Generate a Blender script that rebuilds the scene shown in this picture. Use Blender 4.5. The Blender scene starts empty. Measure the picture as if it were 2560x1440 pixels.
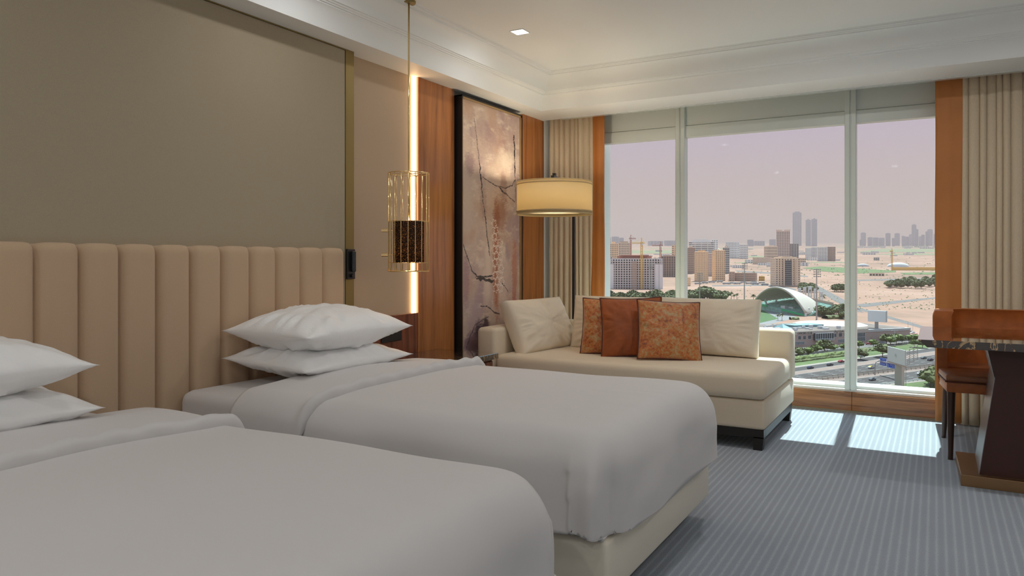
import bpy, bmesh, math, random
from mathutils import Vector, noise, Matrix
import numpy as np
random.seed(7)
C = bpy.context.scene.collection
SC = bpy.context.scene
# ------------------------------------------------------------------ camera, sky, sun, exposure
YAW = math.radians(29.77); FPX = 1853.0; EYE = 1.2; HOR = 650.0
cs, sn = math.cos(YAW), math.sin(YAW)
cam = bpy.data.cameras.new('camera'); camo = bpy.data.objects.new('camera', cam); C.objects.link(camo)
camo.location = (0, 0, EYE); camo.rotation_euler = (math.pi/2, 0, YAW)
cam.sensor_width = 36; cam.lens = FPX/2560*36; cam.shift_y = -(720-HOR)/2560
cam.clip_start = .05; cam.clip_end = 40000
SC.camera = camo
SC.view_settings.view_transform = 'Standard'; SC.view_settings.look = 'None'
SC.view_settings.exposure = 0.0; SC.view_settings.gamma = 1; SC.view_settings.use_curve_mapping = False
SC.cycles.max_bounces = 10; SC.cycles.diffuse_bounces = 6; SC.cycles.glossy_bounces = 4
SC.cycles.transmission_bounces = 6; SC.cycles.transparent_max_bounces = 12
SC.cycles.sample_clamp_indirect = 4; SC.cycles.use_denoising = True; SC.cycles.caustics_reflective = False
w = bpy.data.worlds.new('sky'); SC.world = w; w.use_nodes = True
nt = w.node_tree; bg = nt.nodes['Background']
tc = nt.nodes.new('ShaderNodeTexCoord'); sp = nt.nodes.new('ShaderNodeSeparateXYZ'); rp = nt.nodes.new('ShaderNodeValToRGB')
nt.links.new(tc.outputs['Generated'], sp.inputs[0]); nt.links.new(sp.outputs['Z'], rp.inputs[0]); nt.links.new(rp.outputs[0], bg.inputs[0])
SKY = [(0.0, (.75,.49,.44)), (.06, (.74,.485,.45)), (.2, (.62,.45,.61)), (.45, (.72,.86,1.08)), (1.0, (.78,1.14,1.55))]
rp.color_ramp.elements[0].position = 0; rp.color_ramp.elements[0].color = SKY[0][1]+(1,)
rp.color_ramp.elements[1].position = 1; rp.color_ramp.elements[1].color = SKY[-1][1]+(1,)
for p_, c_ in SKY[1:-1]:
    e_ = rp.color_ramp.elements.new(p_); e_.color = c_+(1,)
bg.inputs[1].default_value = 1.0
sl = bpy.data.lights.new('sun', 'SUN'); sl.energy = 9.0; sl.angle = .009; sl.color = (1, .98, .94)
so = bpy.data.objects.new('sun', sl); C.objects.link(so)
so.rotation_euler = Vector((.043, -1, -1.746)).to_track_quat('-Z', 'Y').to_euler()
so.location = (0, 8, 8)

# ------------------------------------------------------------------ helpers
def ray(px, py):
    u = (px-1280)/FPX; v = (py-HOR)/FPX
    return Vector((u*cs-sn, u*sn+cs, -v))
def on_y(px, py, y):
    r = ray(px, py); t = y/r.y; return Vector((r.x*t, y, EYE+r.z*t))
def on_x(px, py, x):
    r = ray(px, py); t = x/r.x; return Vector((x, r.y*t, EYE+r.z*t))
def on_z(px, py, z):
    r = ray(px, py); t = (z-EYE)/r.z; return Vector((r.x*t, r.y*t, z))

def lk(n, a, b): n.links.new(a, b)
def mat(name, col, rough=.6, metal=0, spec=.5, bump=None, var=None, sheen=0, emit=None):
    """plain principled; var=(scale,amount) colour noise, bump=(scale,strength)"""
    m = bpy.data.materials.new(name); m.use_nodes = True; n = m.node_tree; b = n.nodes['Principled BSDF']
    b.inputs['Base Color'].default_value = tuple(col)+(1,); b.inputs['Roughness'].default_value = rough
    b.inputs['Metallic'].default_value = metal; b.inputs['Specular IOR Level'].default_value = spec
    if sheen: b.inputs['Sheen Weight'].default_value = sheen
    co = n.nodes.new('ShaderNodeTexCoord')
    if var:
        t = n.nodes.new('ShaderNodeTexNoise'); t.inputs['Scale'].default_value = var[0]; t.inputs['Detail'].default_value = 4
        lk(n, co.outputs['Object'], t.inputs['Vector'])
        r = n.nodes.new('ShaderNodeMapRange'); r.inputs[1].default_value = .3; r.inputs[2].default_value = .7
        r.inputs[3].default_value = 1-var[1]; r.inputs[4].default_value = 1+var[1]; lk(n, t.outputs['Fac'], r.inputs[0])
        h = n.nodes.new('ShaderNodeHueSaturation'); h.inputs['Color'].default_value = tuple(col)+(1,)
        lk(n, r.outputs[0], h.inputs['Value']); lk(n, h.outputs[0], b.inputs['Base Color'])
    if bump:
        t = n.nodes.new('ShaderNodeTexNoise'); t.inputs['Scale'].default_value = bump[0]; t.inputs['Detail'].default_value = 3
        lk(n, co.outputs['Object'], t.inputs['Vector'])
        bn = n.nodes.new('ShaderNodeBump'); bn.inputs['Strength'].default_value = bump[1]; bn.inputs['Distance'].default_value = .01
        lk(n, t.outputs['Fac'], bn.inputs['Height']); lk(n, bn.outputs[0], b.inputs['Normal'])
    if emit:
        b.inputs['Emission Color'].default_value = tuple(emit[0])+(1,); b.inputs['Emission Strength'].default_value = emit[1]
    return m
def ramp(n, stops):
    r = n.nodes.new('ShaderNodeValToRGB'); e = r.color_ramp.elements
    e[0].position, e[0].color = stops[0][0], tuple(stops[0][1])+(1,); e[1].position, e[1].color = stops[-1][0], tuple(stops[-1][1])+(1,)
    for p, c in stops[1:-1]:
        q = e.new(p); q.color = tuple(c)+(1,)
    return r
def wood(name, dark, light, scale=(30, 30, 1.2), rough=.35, coat=.2):
    m = bpy.data.materials.new(name); m.use_nodes = True; n = m.node_tree; b = n.nodes['Principled BSDF']
    co = n.nodes.new('ShaderNodeTexCoord'); mp = n.nodes.new('ShaderNodeMapping'); mp.inputs['Scale'].default_value = scale
    t = n.nodes.new('ShaderNodeTexNoise'); t.inputs['Scale'].default_value = 1; t.inputs['Detail'].default_value = 6; t.inputs['Distortion'].default_value = .6
    t2 = n.nodes.new('ShaderNodeTexNoise'); t2.inputs['Scale'].default_value = 6; t2.inputs['Detail'].default_value = 4
    lk(n, co.outputs['Object'], mp.inputs[0]); lk(n, mp.outputs[0], t.inputs[0]); lk(n, mp.outputs[0], t2.inputs[0])
    mx = n.nodes.new('ShaderNodeMath'); mx.operation = 'MULTIPLY_ADD'; mx.inputs[1].default_value = .35
    lk(n, t2.outputs['Fac'], mx.inputs[0]); lk(n, t.outputs['Fac'], mx.inputs[2])
    r = ramp(n, [(.48, dark), (.62, [(a+c)/2 for a, c in zip(dark, light)]), (.85, light)]); lk(n, mx.outputs[0], r.inputs[0])
    lk(n, r.outputs[0], b.inputs['Base Color']); b.inputs['Roughness'].default_value = rough; b.inputs['Coat Weight'].default_value = coat
    b.inputs['Coat Roughness'].default_value = .15
    return m
def weave(name, col, amount=.08, sc=(260, 260, 700), rough=.85, sheen=.2):
    m = bpy.data.materials.new(name); m.use_nodes = True; n = m.node_tree; b = n.nodes['Principled BSDF']
    co = n.nodes.new('ShaderNodeTexCoord'); mp = n.nodes.new('ShaderNodeMapping'); mp.inputs['Scale'].default_value = sc
    t = n.nodes.new('ShaderNodeTexNoise'); t.inputs['Scale'].default_value = 1; t.inputs['Detail'].default_value = 2
    lk(n, co.outputs['Object'], mp.inputs[0]); lk(n, mp.outputs[0], t.inputs[0])
    r = n.nodes.new('ShaderNodeMapRange'); r.inputs[1].default_value = .3; r.inputs[2].default_value = .7
    r.inputs[3].default_value = 1-amount; r.inputs[4].default_value = 1+amount; lk(n, t.outputs['Fac'], r.inputs[0])
    h = n.nodes.new('ShaderNodeHueSaturation'); h.inputs['Color'].default_value = tuple(col)+(1,)
    lk(n, r.outputs[0], h.inputs['Value']); lk(n, h.outputs[0], b.inputs['Base Color'])
    bn = n.nodes.new('ShaderNodeBump'); bn.inputs['Strength'].default_value = .15; bn.inputs['Distance'].default_value = .002
    lk(n, t.outputs['Fac'], bn.inputs['Height']); lk(n, bn.outputs[0], b.inputs['Normal'])
    b.inputs['Roughness'].default_value = rough; b.inputs['Sheen Weight'].default_value = sheen; b.inputs['Specular IOR Level'].default_value = .25
    return m

def box(bm, a, b, bev=0, seg=2):
    x0, x1 = sorted((a[0], b[0])); y0, y1 = sorted((a[1], b[1])); z0, z1 = sorted((a[2], b[2]))
    vs = [bm.verts.new(p) for p in ((x0,y0,z0),(x1,y0,z0),(x1,y1,z0),(x0,y1,z0),(x0,y0,z1),(x1,y0,z1),(x1,y1,z1),(x0,y1,z1))]
    fs = [bm.faces.new([vs[i] for i in f]) for f in ((0,3,2,1),(4,5,6,7),(0,1,5,4),(1,2,6,5),(2,3,7,6),(3,0,4,7))]
    if bev:
        es = list({e for f in fs for e in f.edges})
        bmesh.ops.bevel(bm, geom=es, offset=bev, segments=seg, affect='EDGES', profile=.5)
    return vs
def tube(bm, pts, r, seg=8, cap=True, r2=None):
    pts = [Vector(p) for p in pts]; rings = []; n = len(pts); closed = (pts[0]-pts[-1]).length < 1e-6 and n > 2
    if closed: pts = pts[:-1]; n -= 1
    for i, p in enumerate(pts):
        if closed: t = pts[(i+1) % n]-pts[i-1]
        else: t = pts[min(i+1, n-1)]-pts[max(i-1, 0)]
        t.normalize(); up = Vector((0, 0, 1)) if abs(t.z) < .9 else Vector((1, 0, 0))
        a = t.cross(up).normalized(); b = a.cross(t)
        rr = r if r2 is None else r+(r2-r)*i/max(1, n-1)
        rings.append([bm.verts.new(p+a*math.cos(q*2*math.pi/seg)*rr+b*math.sin(q*2*math.pi/seg)*rr) for q in range(seg)])
    for i in range(n if closed else n-1):
        A, B = rings[i], rings[(i+1) % n]
        for q in range(seg): bm.faces.new((A[q], A[(q+1) % seg], B[(q+1) % seg], B[q]))
    if cap and not closed: bm.faces.new(rings[0][::-1]); bm.faces.new(rings[-1])
def lathe(bm, c, prof, seg=32, cap=False):
    """prof = [(r,z)...] about the vertical through c"""
    rings = [[bm.verts.new((c[0]+r*math.cos(q*2*math.pi/seg), c[1]+r*math.sin(q*2*math.pi/seg), c[2]+z)) for q in range(seg)] for r, z in prof]
    for A, B in zip(rings, rings[1:]):
        for q in range(seg): bm.faces.new((A[q], A[(q+1) % seg], B[(q+1) % seg], B[q]))
    if cap: bm.faces.new(rings[0][::-1]); bm.faces.new(rings[-1])
def prism(bm, poly, axis, a, b, bev=0):
    """poly of 2D points extruded along axis from a to b"""
    def P(p, t):
        return {'x': (t, p[0], p[1]), 'y': (p[0], t, p[1]), 'z': (p[0], p[1], t)}[axis]
    A = [bm.verts.new(P(p, a)) for p in poly]; B = [bm.verts.new(P(p, b)) for p in poly]; n = len(poly)
    fs = [bm.faces.new(A), bm.faces.new(B[::-1])]
    for i in range(n): fs.append(bm.faces.new((A[i], B[i], B[(i+1) % n], A[(i+1) % n])))
    if bev:
        bmesh.ops.bevel(bm, geom=list({e for f in fs for e in f.edges}), offset=bev, segments=2, affect='EDGES', profile=.5)
def grid(bm, P):
    V = [[bm.verts.new(p) for p in row] for row in P]
    for i in range(len(V)-1):
        for j in range(len(V[0])-1): bm.faces.new((V[i][j], V[i+1][j], V[i+1][j+1], V[i][j+1]))
    return V
def B(): return bmesh.new()
def obj(name, bm, m, parent=None, smooth=False, loc=None, auto=None):
    bmesh.ops.recalc_face_normals(bm, faces=bm.faces)
    me = bpy.data.meshes.new(name)
    if parent is not None and loc is None:
        o_ = Vector(parent.location)
        if parent.parent is not None: o_ = o_+Vector(parent.parent.location)
        if parent.type == 'MESH' and parent.parent is None and o_.length < 1e-9: pass
        bmesh.ops.translate(bm, verts=bm.verts, vec=-o_)
    bm.to_mesh(me); bm.free()
    for q in (m if isinstance(m, (list, tuple)) else [m]): me.materials.append(q)
    if smooth:
        for p in me.polygons: p.use_smooth = True
        if auto is not None:
            try: me.set_sharp_from_angle(angle=math.radians(auto))
            except Exception: pass
    o = bpy.data.objects.new(name, me); C.objects.link(o)
    if parent is not None: o.parent = parent
    return o
def tag(o, label=None, cat=None, group=None, kind=None):
    if label: o['label'] = label
    if cat: o['category'] = cat
    if group: o['group'] = group
    if kind: o['kind'] = kind
    return o
def thing(name, label, cat, loc=(0, 0, 0), group=None):
    o = bpy.data.objects.new(name, None); C.objects.link(o); o.location = loc; o.empty_display_size = .1
    return tag(o, label, cat, group)
def struct(name, bm, m, **k):
    o = obj(name, bm, m, **k); o['kind'] = 'structure'; return o
def sroot(name, loc=(0, 0, 0)):
    o = bpy.data.objects.new(name, None); C.objects.link(o); o.location = loc; o['kind'] = 'structure'; return o
def dup(r, loc, rotz=None, label=None, scale=None):
    def cp(o, par):
        c = o.copy(); C.objects.link(c)
        if par is not None: c.parent = par
        for ch in kids.get(o.name, []): cp(ch, c)
        return c
    kids = {}
    for o in r.children_recursive: kids.setdefault(o.parent.name, []).append(o)
    c = cp(r, None); c.location = loc
    if rotz is not None: c.rotation_euler = (0, 0, rotz)
    if scale is not None: c.scale = (scale,)*3 if not hasattr(scale, '__len__') else scale
    if label: c['label'] = label
    return c
ORD = ['first','second','third','fourth','fifth','sixth','seventh','eighth','ninth','tenth','eleventh','twelfth','thirteenth','fourteenth','fifteenth','sixteenth','seventeenth','eighteenth','nineteenth','twentieth','twenty-first','twenty-second','twenty-third','twenty-fourth','twenty-fifth','twenty-sixth','twenty-seventh','twenty-eighth','twenty-ninth','thirtieth']
def onm(i): return ORD[i] if i < len(ORD) else str(i+1)+'th'

# ------------------------------------------------------------------ materials (inside)
M = {}
M['paint'] = mat('white_paint', (.84, .83, .81), .7, bump=(60, .02))
M['ceil'] = mat('ceiling_paint', (.82, .84, .83), .55)
M['frame'] = mat('window_frame_paint', (.72, .77, .73), .35)
M['fabric_wall'] = weave('beige_wall_fabric', (.40, .335, .235), .06)
M['panel'] = weave('pale_wall_panel', (.50, .37, .25), .05, rough=.5)
M['hb'] = weave('headboard_upholstery', (.56, .40, .265), .05, rough=.7)
M['gold'] = mat('brushed_brass', (.30, .22, .085), .5, .7)
M['brass'] = mat('polished_brass', (.95, .72, .38), .15, 1)
M['wood'] = wood('walnut_veneer', (.23, .070, .018), (.48, .185, .052), scale=(15, 15, .9))
M['woodh'] = wood('walnut_sill', (.15, .055, .018), (.46, .20, .075), scale=(1.2, 30, 30))
M['dado'] = wood('dark_dado_veneer', (.10, .022, .010), (.26, .075, .035), coat=.4)
M['black'] = mat('black_metal', (.012, .012, .013), .4)
M['white'] = mat('white_cotton', (.64, .62, .615), .8, bump=(900, .03), sheen=.1)
M['pcotton'] = mat('pillow_cotton', (.90, .90, .90), .5, bump=(22, .35))
M['bedbase'] = mat('bed_base_leather', (.78, .72, .60), .38, bump=(400, .08))
M['plinth'] = mat('plinth_dark', (.06, .05, .045), .5)
M['sofa'] = weave('sofa_cream_wool', (.72, .62, .48), .06, (400, 400, 400))
M['cush'] = weave('cushion_cream', (.76, .67, .54), .05, (300, 300, 300))
M['velvet'] = mat('rust_velvet', (.30, .068, .009), .6, bump=(14, .4), var=(9, .25), sheen=.12)
M['piping'] = mat('dark_piping', (.09, .018, .008), .6)
M['legw'] = mat('black_stained_wood', (.014, .011, .010), .42)
M['curtain'] = weave('curtain_sand', (.66, .55, .40), .07, (500, 500, 60))
M['orange'] = mat('orange_leather_band', (.50, .185, .045), .5, var=(3, .1))
M['leather'] = mat('tan_leather', (.44, .125, .026), .42, bump=(260, .1), var=(12, .2))
M['leather2'] = mat('tan_leather_seat', (.33, .12, .05), .36, bump=(260, .1), var=(12, .15))
M['hide'] = mat('pale_hide', (.52, .37, .22), .55)
M['deskw'] = mat('desk_dark_leather', (.055, .016, .010), .45, bump=(300, .05))
M['steel'] = mat('brushed_bronze', (.34, .32, .31), .3, 1, bump=(200, .03))
M['bronze'] = mat('dark_bronze', (.34, .20, .10), .4, .85)
M['chairleg'] = mat('chair_leg_walnut', (.055, .028, .020), .35)
M['grey'] = mat('alcove_grey', (.20, .19, .18), .35)
def glass_mat(name, tint=(1, 1, 1)):
    m = bpy.data.materials.new(name); m.use_nodes = True; n = m.node_tree; n.nodes.clear()
    o = n.nodes.new('ShaderNodeOutputMaterial'); mx = n.nodes.new('ShaderNodeMixShader'); t = n.nodes.new('ShaderNodeBsdfTransparent')
    g = n.nodes.new('ShaderNodeBsdfGlossy'); f = n.nodes.new('ShaderNodeFresnel'); f.inputs[0].default_value = 1.05
    t.inputs[0].default_value = tuple(tint)+(1,); g.inputs['Roughness'].default_value = .02
    lk(n, f.outputs[0], mx.inputs[0]); lk(n, t.outputs[0], mx.inputs[1]); lk(n, g.outputs[0], mx.inputs[2]); lk(n, mx.outputs[0], o.inputs[0])
    return m
M['glass'] = glass_mat('window_glass', (.87, .965, .96))
def marble():
    m = bpy.data.materials.new('black_gold_marble'); m.use_nodes = True; n = m.node_tree; b = n.nodes['Principled BSDF']
    co = n.nodes.new('ShaderNodeTexCoord'); t = n.nodes.new('ShaderNodeTexNoise'); t.inputs['Scale'].default_value = 7; t.inputs['Detail'].default_value = 5; t.inputs['Distortion'].default_value = 1.2
    lk(n, co.outputs['Object'], t.inputs[0])
    r = ramp(n, [(.0, (.010, .007, .006)), (.485, (.016, .009, .007)), (.497, (.55, .36, .17)), (.503, (.55, .36, .17)), (.515, (.016, .009, .007)), (1, (.03, .015, .01))])
    lk(n, t.outputs['Fac'], r.inputs[0]); lk(n, r.outputs[0], b.inputs['Base Color']); b.inputs['Roughness'].default_value = .05; b.inputs['IOR'].default_value = 1.8; b.inputs['Coat Weight'].default_value = 1; b.inputs['Coat Roughness'].default_value = .02
    return m
M['marble'] = marble()
def pattern():
    m = bpy.data.materials.new('copper_brocade'); m.use_nodes = True; n = m.node_tree; b = n.nodes['Principled BSDF']
    co = n.nodes.new('ShaderNodeTexCoord'); t = n.nodes.new('ShaderNodeTexNoise'); t.inputs['Scale'].default_value = 48; t.inputs['Detail'].default_value = 6; t.inputs['Roughness'].default_value = .7
    t2 = n.nodes.new('ShaderNodeTexNoise'); t2.inputs['Scale'].default_value = 15; t2.inputs['Detail'].default_value = 4
    lk(n, co.outputs['Object'], t.inputs[0]); lk(n, co.outputs['Object'], t2.inputs[0])
    ad = n.nodes.new('ShaderNodeMath'); ad.operation = 'MULTIPLY_ADD'; ad.inputs[1].default_value = .5; lk(n, t2.outputs['Fac'], ad.inputs[0]); lk(n, t.outputs['Fac'], ad.inputs[2])
    r = ramp(n, [(.56, (.16, .055, .03)), (.66, (.40, .10, .02)), (.73, (.50, .15, .025)), (.80, (.42, .21, .07)), (.90, (.46, .30, .14))])
    lk(n, ad.outputs[0], r.inputs[0]); lk(n, r.outputs[0], b.inputs['Base Color']); b.inputs['Roughness'].default_value = .5; b.inputs['Sheen Weight'].default_value = .4
    bn = n.nodes.new('ShaderNodeBump'); bn.inputs['Strength'].default_value = .25; bn.inputs['Distance'].default_value = .004
    lk(n, t.outputs['Fac'], bn.inputs['Height']); lk(n, bn.outputs[0], b.inputs['Normal'])
    return m
M['pattern'] = pattern()
def carpet():
    m = bpy.data.materials.new('ribbed_carpet'); m.use_nodes = True; n = m.node_tree; b = n.nodes['Principled BSDF']
    co = n.nodes.new('ShaderNodeTexCoord'); s = n.nodes.new('ShaderNodeSeparateXYZ'); lk(n, co.outputs['Object'], s.inputs[0])
    nz = n.nodes.new('ShaderNodeTexNoise'); nz.inputs['Scale'].default_value = 90; nz.inputs['Detail'].default_value = 3; lk(n, co.outputs['Object'], nz.inputs[0])
    w1 = n.nodes.new('ShaderNodeMath'); w1.operation = 'MULTIPLY_ADD'; w1.inputs[1].default_value = .012; lk(n, nz.outputs['Fac'], w1.inputs[0]); lk(n, s.outputs['X'], w1.inputs[2])
    w2 = n.nodes.new('ShaderNodeMath'); w2.operation = 'MULTIPLY'; w2.inputs[1].default_value = 2*math.pi/.034; lk(n, w1.outputs[0], w2.inputs[0])
    w3 = n.nodes.new('ShaderNodeMath'); w3.operation = 'SINE'; lk(n, w2.outputs[0], w3.inputs[0])
    w4 = n.nodes.new('ShaderNodeMath'); w4.operation = 'MULTIPLY_ADD'; w4.inputs[1].default_value = .5; w4.inputs[2].default_value = .5; lk(n, w3.outputs[0], w4.inputs[0])
    w5 = n.nodes.new('ShaderNodeMath'); w5.operation = 'POWER'; w5.inputs[1].default_value = 3; lk(n, w4.outputs[0], w5.inputs[0]); w3 = w5
    gr = n.nodes.new('ShaderNodeTexNoise'); gr.inputs['Scale'].default_value = 260; gr.inputs['Detail'].default_value = 2; lk(n, co.outputs['Object'], gr.inputs[0])
    bl = n.nodes.new('ShaderNodeTexNoise'); bl.inputs['Scale'].default_value = 2.2; bl.inputs['Detail'].default_value = 3; lk(n, co.outputs['Object'], bl.inputs[0])
    a1 = n.nodes.new('ShaderNodeMath'); a1.operation = 'MULTIPLY_ADD'; a1.inputs[1].default_value = 2.4; lk(n, gr.outputs['Fac'], a1.inputs[0]); lk(n, w3.outputs[0], a1.inputs[2])
    a2 = n.nodes.new('ShaderNodeMath'); a2.operation = 'MULTIPLY_ADD'; a2.inputs[1].default_value = .6; lk(n, bl.outputs['Fac'], a2.inputs[0]); lk(n, a1.outputs[0], a2.inputs[2])
    mr = n.nodes.new('ShaderNodeMapRange'); mr.inputs[1].default_value = .9; mr.inputs[2].default_value = 3.1; lk(n, a2.outputs[0], mr.inputs[0])
    r = ramp(n, [(0, (.27, .30, .345)), (.5, (.345, .38, .43)), (.8, (.42, .46, .50)), (1, (.51, .55, .58))]); lk(n, mr.outputs[0], r.inputs[0])
    lk(n, r.outputs[0], b.inputs['Base Color']); b.inputs['Roughness'].default_value = .95; b.inputs['Specular IOR Level'].default_value = .1
    bn = n.nodes.new('ShaderNodeBump'); bn.inputs['Strength'].default_value = .3; bn.inputs['Distance'].default_value = .004
    lk(n, a1.outputs[0], bn.inputs['Height']); lk(n, bn.outputs[0], b.inputs['Normal'])
    return m
M['carpet'] = carpet()

# ------------------------------------------------------------------ room shell
XL, XR, YB, YF, ZS, ZC = -3.19, 2.0, -2.6, 6.41, 2.50, 2.78
bm = B(); box(bm, (XL-.1, YB, -.15), (XR, YF+.05, 0)); struct('floor', bm, M['carpet'])
bm = B(); box(bm, (XL-.35, YB-.1, -.15), (XL-.04, YF+.3, 3.0)); struct('wall_left', bm, M['paint'])
bm = B(); box(bm, (XR, YB-.1, -.15), (XR+.2, YF+.3, 3.0)); struct('wall_right', bm, M['paint'])
bm = B(); box(bm, (XL-.35, YB-.3, -.15), (XR+.2, YB-.1, 3.0)); struct('wall_back', bm, M['paint'])
bm = B(); box(bm, (.12, YF, 0), (XR, YF+.25, 3.0)); box(bm, (XL-.04, YF, 0), (-2.72, YF+.25, 3.0)); struct('wall_front', bm, M['paint'])
# ceiling: flat field + stepped, coved cornice over a dropped border
IX0, IX1, IY0, IY1 = XL+.20, XR-.25, YB+.2, 5.74
bm = B(); box(bm, (XL-.3, YB-.2, ZC), (XR+.2, YF+.3, ZC+.2)); struct('ceiling', bm, M['ceil'])
bm = B()
prof = [(0, ZS), (.004, ZS+.035), (.012, ZS+.07), (.028, ZS+.10), (.045, ZS+.118), (.05, ZS+.12), (.05, ZS+.128), (.058, ZS+.128), (.062, ZS+.134),
        (.070, ZS+.137), (.074, ZS+.146), (.082, ZS+.146), (.086, ZS+.165), (.098, ZS+.195), (.118, ZS+.222), (.145, ZS+.243), (.172, ZS+.253), (.175, ZS+.262),
        (.190, ZS+.262), (.195, ZS+.268), (.205, ZS+.270), (.208, ZS+.2765), (.215, ZS+.2765), (.218, ZC)]
rings = []
for o_, z_ in prof:
    rings.append([bm.verts.new(p) for p in ((IX0+o_, IY0+o_, z_), (IX1-o_, IY0+o_, z_), (IX1-o_, IY1-o_, z_), (IX0+o_, IY1-o_, z_))])
for a, b in zip(rings, rings[1:]):
    for i in range(4): bm.faces.new((a[i], a[(i+1) % 4], b[(i+1) % 4], b[i]))
struct('trim_1', bm, M['ceil'], smooth=True, auto=28)
bm = B()  # dropped border soffit; the window side stops short of the wall and leaves the curtain pocket
PK = 6.155
box(bm, (XL-.04, YB, ZS), (IX0, PK, ZC+.01)); box(bm, (IX0, IY1, ZS), (IX1, PK, ZC+.01)); box(bm, (IX1, YB, ZS), (XR, PK, ZC+.01)); box(bm, (IX0, YB, ZS), (IX1, IY0, ZC+.01))
struct('trim_2', bm, M['ceil'])
bm = B(); box(bm, (IX0, PK-.028, ZS-.007), (IX1, PK+.022, ZS)); struct('trim_13', bm, mat('blind_track_white', (.85, .90, .90), .18, .6))
# left wall finishes, from the camera to the window
def wy(px, x=XL): return on_x(px, 650, x).y
bm = B(); box(bm, (XL-.04, YB, 0), (XL+.03, wy(863, XL+.03), ZS-.006), .003, 1); struct('trim_3', bm, M['fabric_wall'])
YG0 = wy(863, XL+.03)
bm = B(); box(bm, (XL-.04, YB, ZS-.006), (XL+.034, YG0, ZS)); box(bm, (XL-.035, YG0, 0), (XL+.034, YG0+.075, ZS)); struct('trim_4', bm, M['gold'])
YP1 = wy(1035, XL-.03)
bm = B(); box(bm, (XL-.04, YG0+.075, .825), (XL-.03, YP1-.03, ZS), 0); struct('trim_5', bm, M['panel'])
YW0 = wy(1046); YW1 = wy(1136)
bm = B(); box(bm, (XL-.04, YG0+.075, 0), (XL-.005, YW0, .825), .002, 1); struct('trim_6', bm, M['dado'])
bm = B(); box(bm, (XL-.04, YW0, 0), (XL, YW1, ZS), .002, 1); struct('trim_7', bm, M['wood'])
YA1 = wy(1308)
bm = B(); box(bm, (XL-.04, YW1, 0), (XL-.036, YA1, ZS)); struct('trim_8', bm, M['grey'])
bm = B(); box(bm, (XL-.04, YA1, 0), (XL, 6.18, ZS), .002, 1); struct('trim_9', bm, M['wood'])
bm = B(); box(bm, (XL-.038, YP1-.03, .825), (XL-.012, YP1+.004, ZS-.002), 0)
led = obj('wall_light_strip', bm, mat('led_strip', (1, .8, .6), .5, emit=((1, .62, .30), 7.0)))
tag(led, 'glowing warm vertical light strip between pale panel and walnut veneer', 'light strip')

# window
WY = 6.45
WZ0, WZ1 = .19, on_y(1900, 328.5, WY).z
x_l, x_r = -2.75, .14
win = sroot('window_1', (-1.2, WY, 0))
mull = [on_y(1703, 650, WY).x, on_y(2127, 650, WY).x]
xs = [x_l]+mull+[x_r]
for i, xm in enumerate(mull):
    bm = B(); wv = .042
    box(bm, (xm-wv, WY-.04, WZ0-.02), (xm-.004, WY+.06, 2.95), .004, 1); box(bm, (xm+.004, WY-.04, WZ0-.02), (xm+wv, WY+.06, 2.95), .004, 1); box(bm, (xm-.01, WY-.03, WZ0-.02), (xm+.01, WY+.06, 2.95))
    obj('mullion', bm, M['frame'], win)
for a, b in zip(xs, xs[1:]):
    bm = B(); box(bm, (a+.03, WY+.04, WZ0-.02), (b-.03, WY+.048, WZ1+.03)); obj('pane', bm, M['glass'], win)
    bm = B(); zt = WZ1
    box(bm, (a+.02, WY-.02, zt), (b-.02, WY+.06, zt+.10), .003, 1); box(bm, (a+.02, WY-.012, zt+.103), (b-.02, WY+.06, 2.95), .003, 1)
    obj('spandrel_panel', bm, M['frame'], win)
bm = B(); box(bm, (x_l, 6.42, WZ0-.035), (x_r, WY+.07, WZ0-.012), .004, 2); box(bm, (x_l, WY+.005, WZ0-.02), (x_r, WY+.06, WZ0+.012), .003, 1)
obj('window_sill', bm, mat('sill_white', (.78, .80, .78), .4), win)
bm = B(); box(bm, (x_l, YF-.01, 0), (mull[1]+.01, YF+.03, WZ0-.035), .002, 1); box(bm, (mull[1]+.012, YF-.01, 0), (x_r, YF+.03, WZ0-.035), .002, 1)
struct('baseboard_front', bm, M['woodh'])
bm = B(); box(bm, (x_l-.4, YF-.03, 0), (x_r+.4, YF-.01, .012)); struct('trim_10', bm, mat('carpet_edge', (.30, .28, .22), .9))
bm = B(); box(bm, (x_l-.6, WY+.02, -1.6), (x_r+.6, WY+.5, WZ0-.036)); box(bm, (x_l-.6, WY+.061, 2.42), (x_r+.6, WY+.1, 3.1)); struct('trim_11', bm, M['paint'])

# ------------------------------------------------------------------ downlights, one seen and the rest added
def downlight(x, y, label, power=3.6):
    t = thing('downlight', label, 'ceiling light', (x, y, ZC), 'square recessed downlights')
    s = .047
    bm = B()
    for a, b in (((x-s-.006, y-s-.006), (x+s+.006, y-s)), ((x-s-.006, y+s), (x+s+.006, y+s+.006)), ((x-s-.006, y-s), (x-s, y+s)), ((x+s, y-s), (x+s+.006, y+s))):
        box(bm, (a[0], a[1], ZC-.004), (b[0], b[1], ZC+.004))
    obj('trim_ring', bm, M['ceil'], t)
    bm = B(); box(bm, (x-s, y-s, ZC-.002), (x+s, y+s, ZC+.003)); obj('lens', bm, M['lens'], t)
    L = bpy.data.lights.new('downlight_lamp', 'AREA'); L.shape = 'SQUARE'; L.size = .09; L.energy = power; L.color = (1, .985, .97); L.spread = math.pi
    o = bpy.data.objects.new('lamp', L); C.objects.link(o); o.parent = t; o.location = (0, 0, -.006)
M['lens'] = mat('downlight_lens', (1, 1, 1), .5, emit=((1, .93, .85), 6))
dl = [(-2.50, 4.48)]+[(x, y) for y in (2.75, .9, -1.0) for x in (-2.5, -.6, 1.2)]+[(-.75, 4.48), (1.1, 4.48)]  # first one is in view; the others are unseen lamps added to brighten the room
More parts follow.
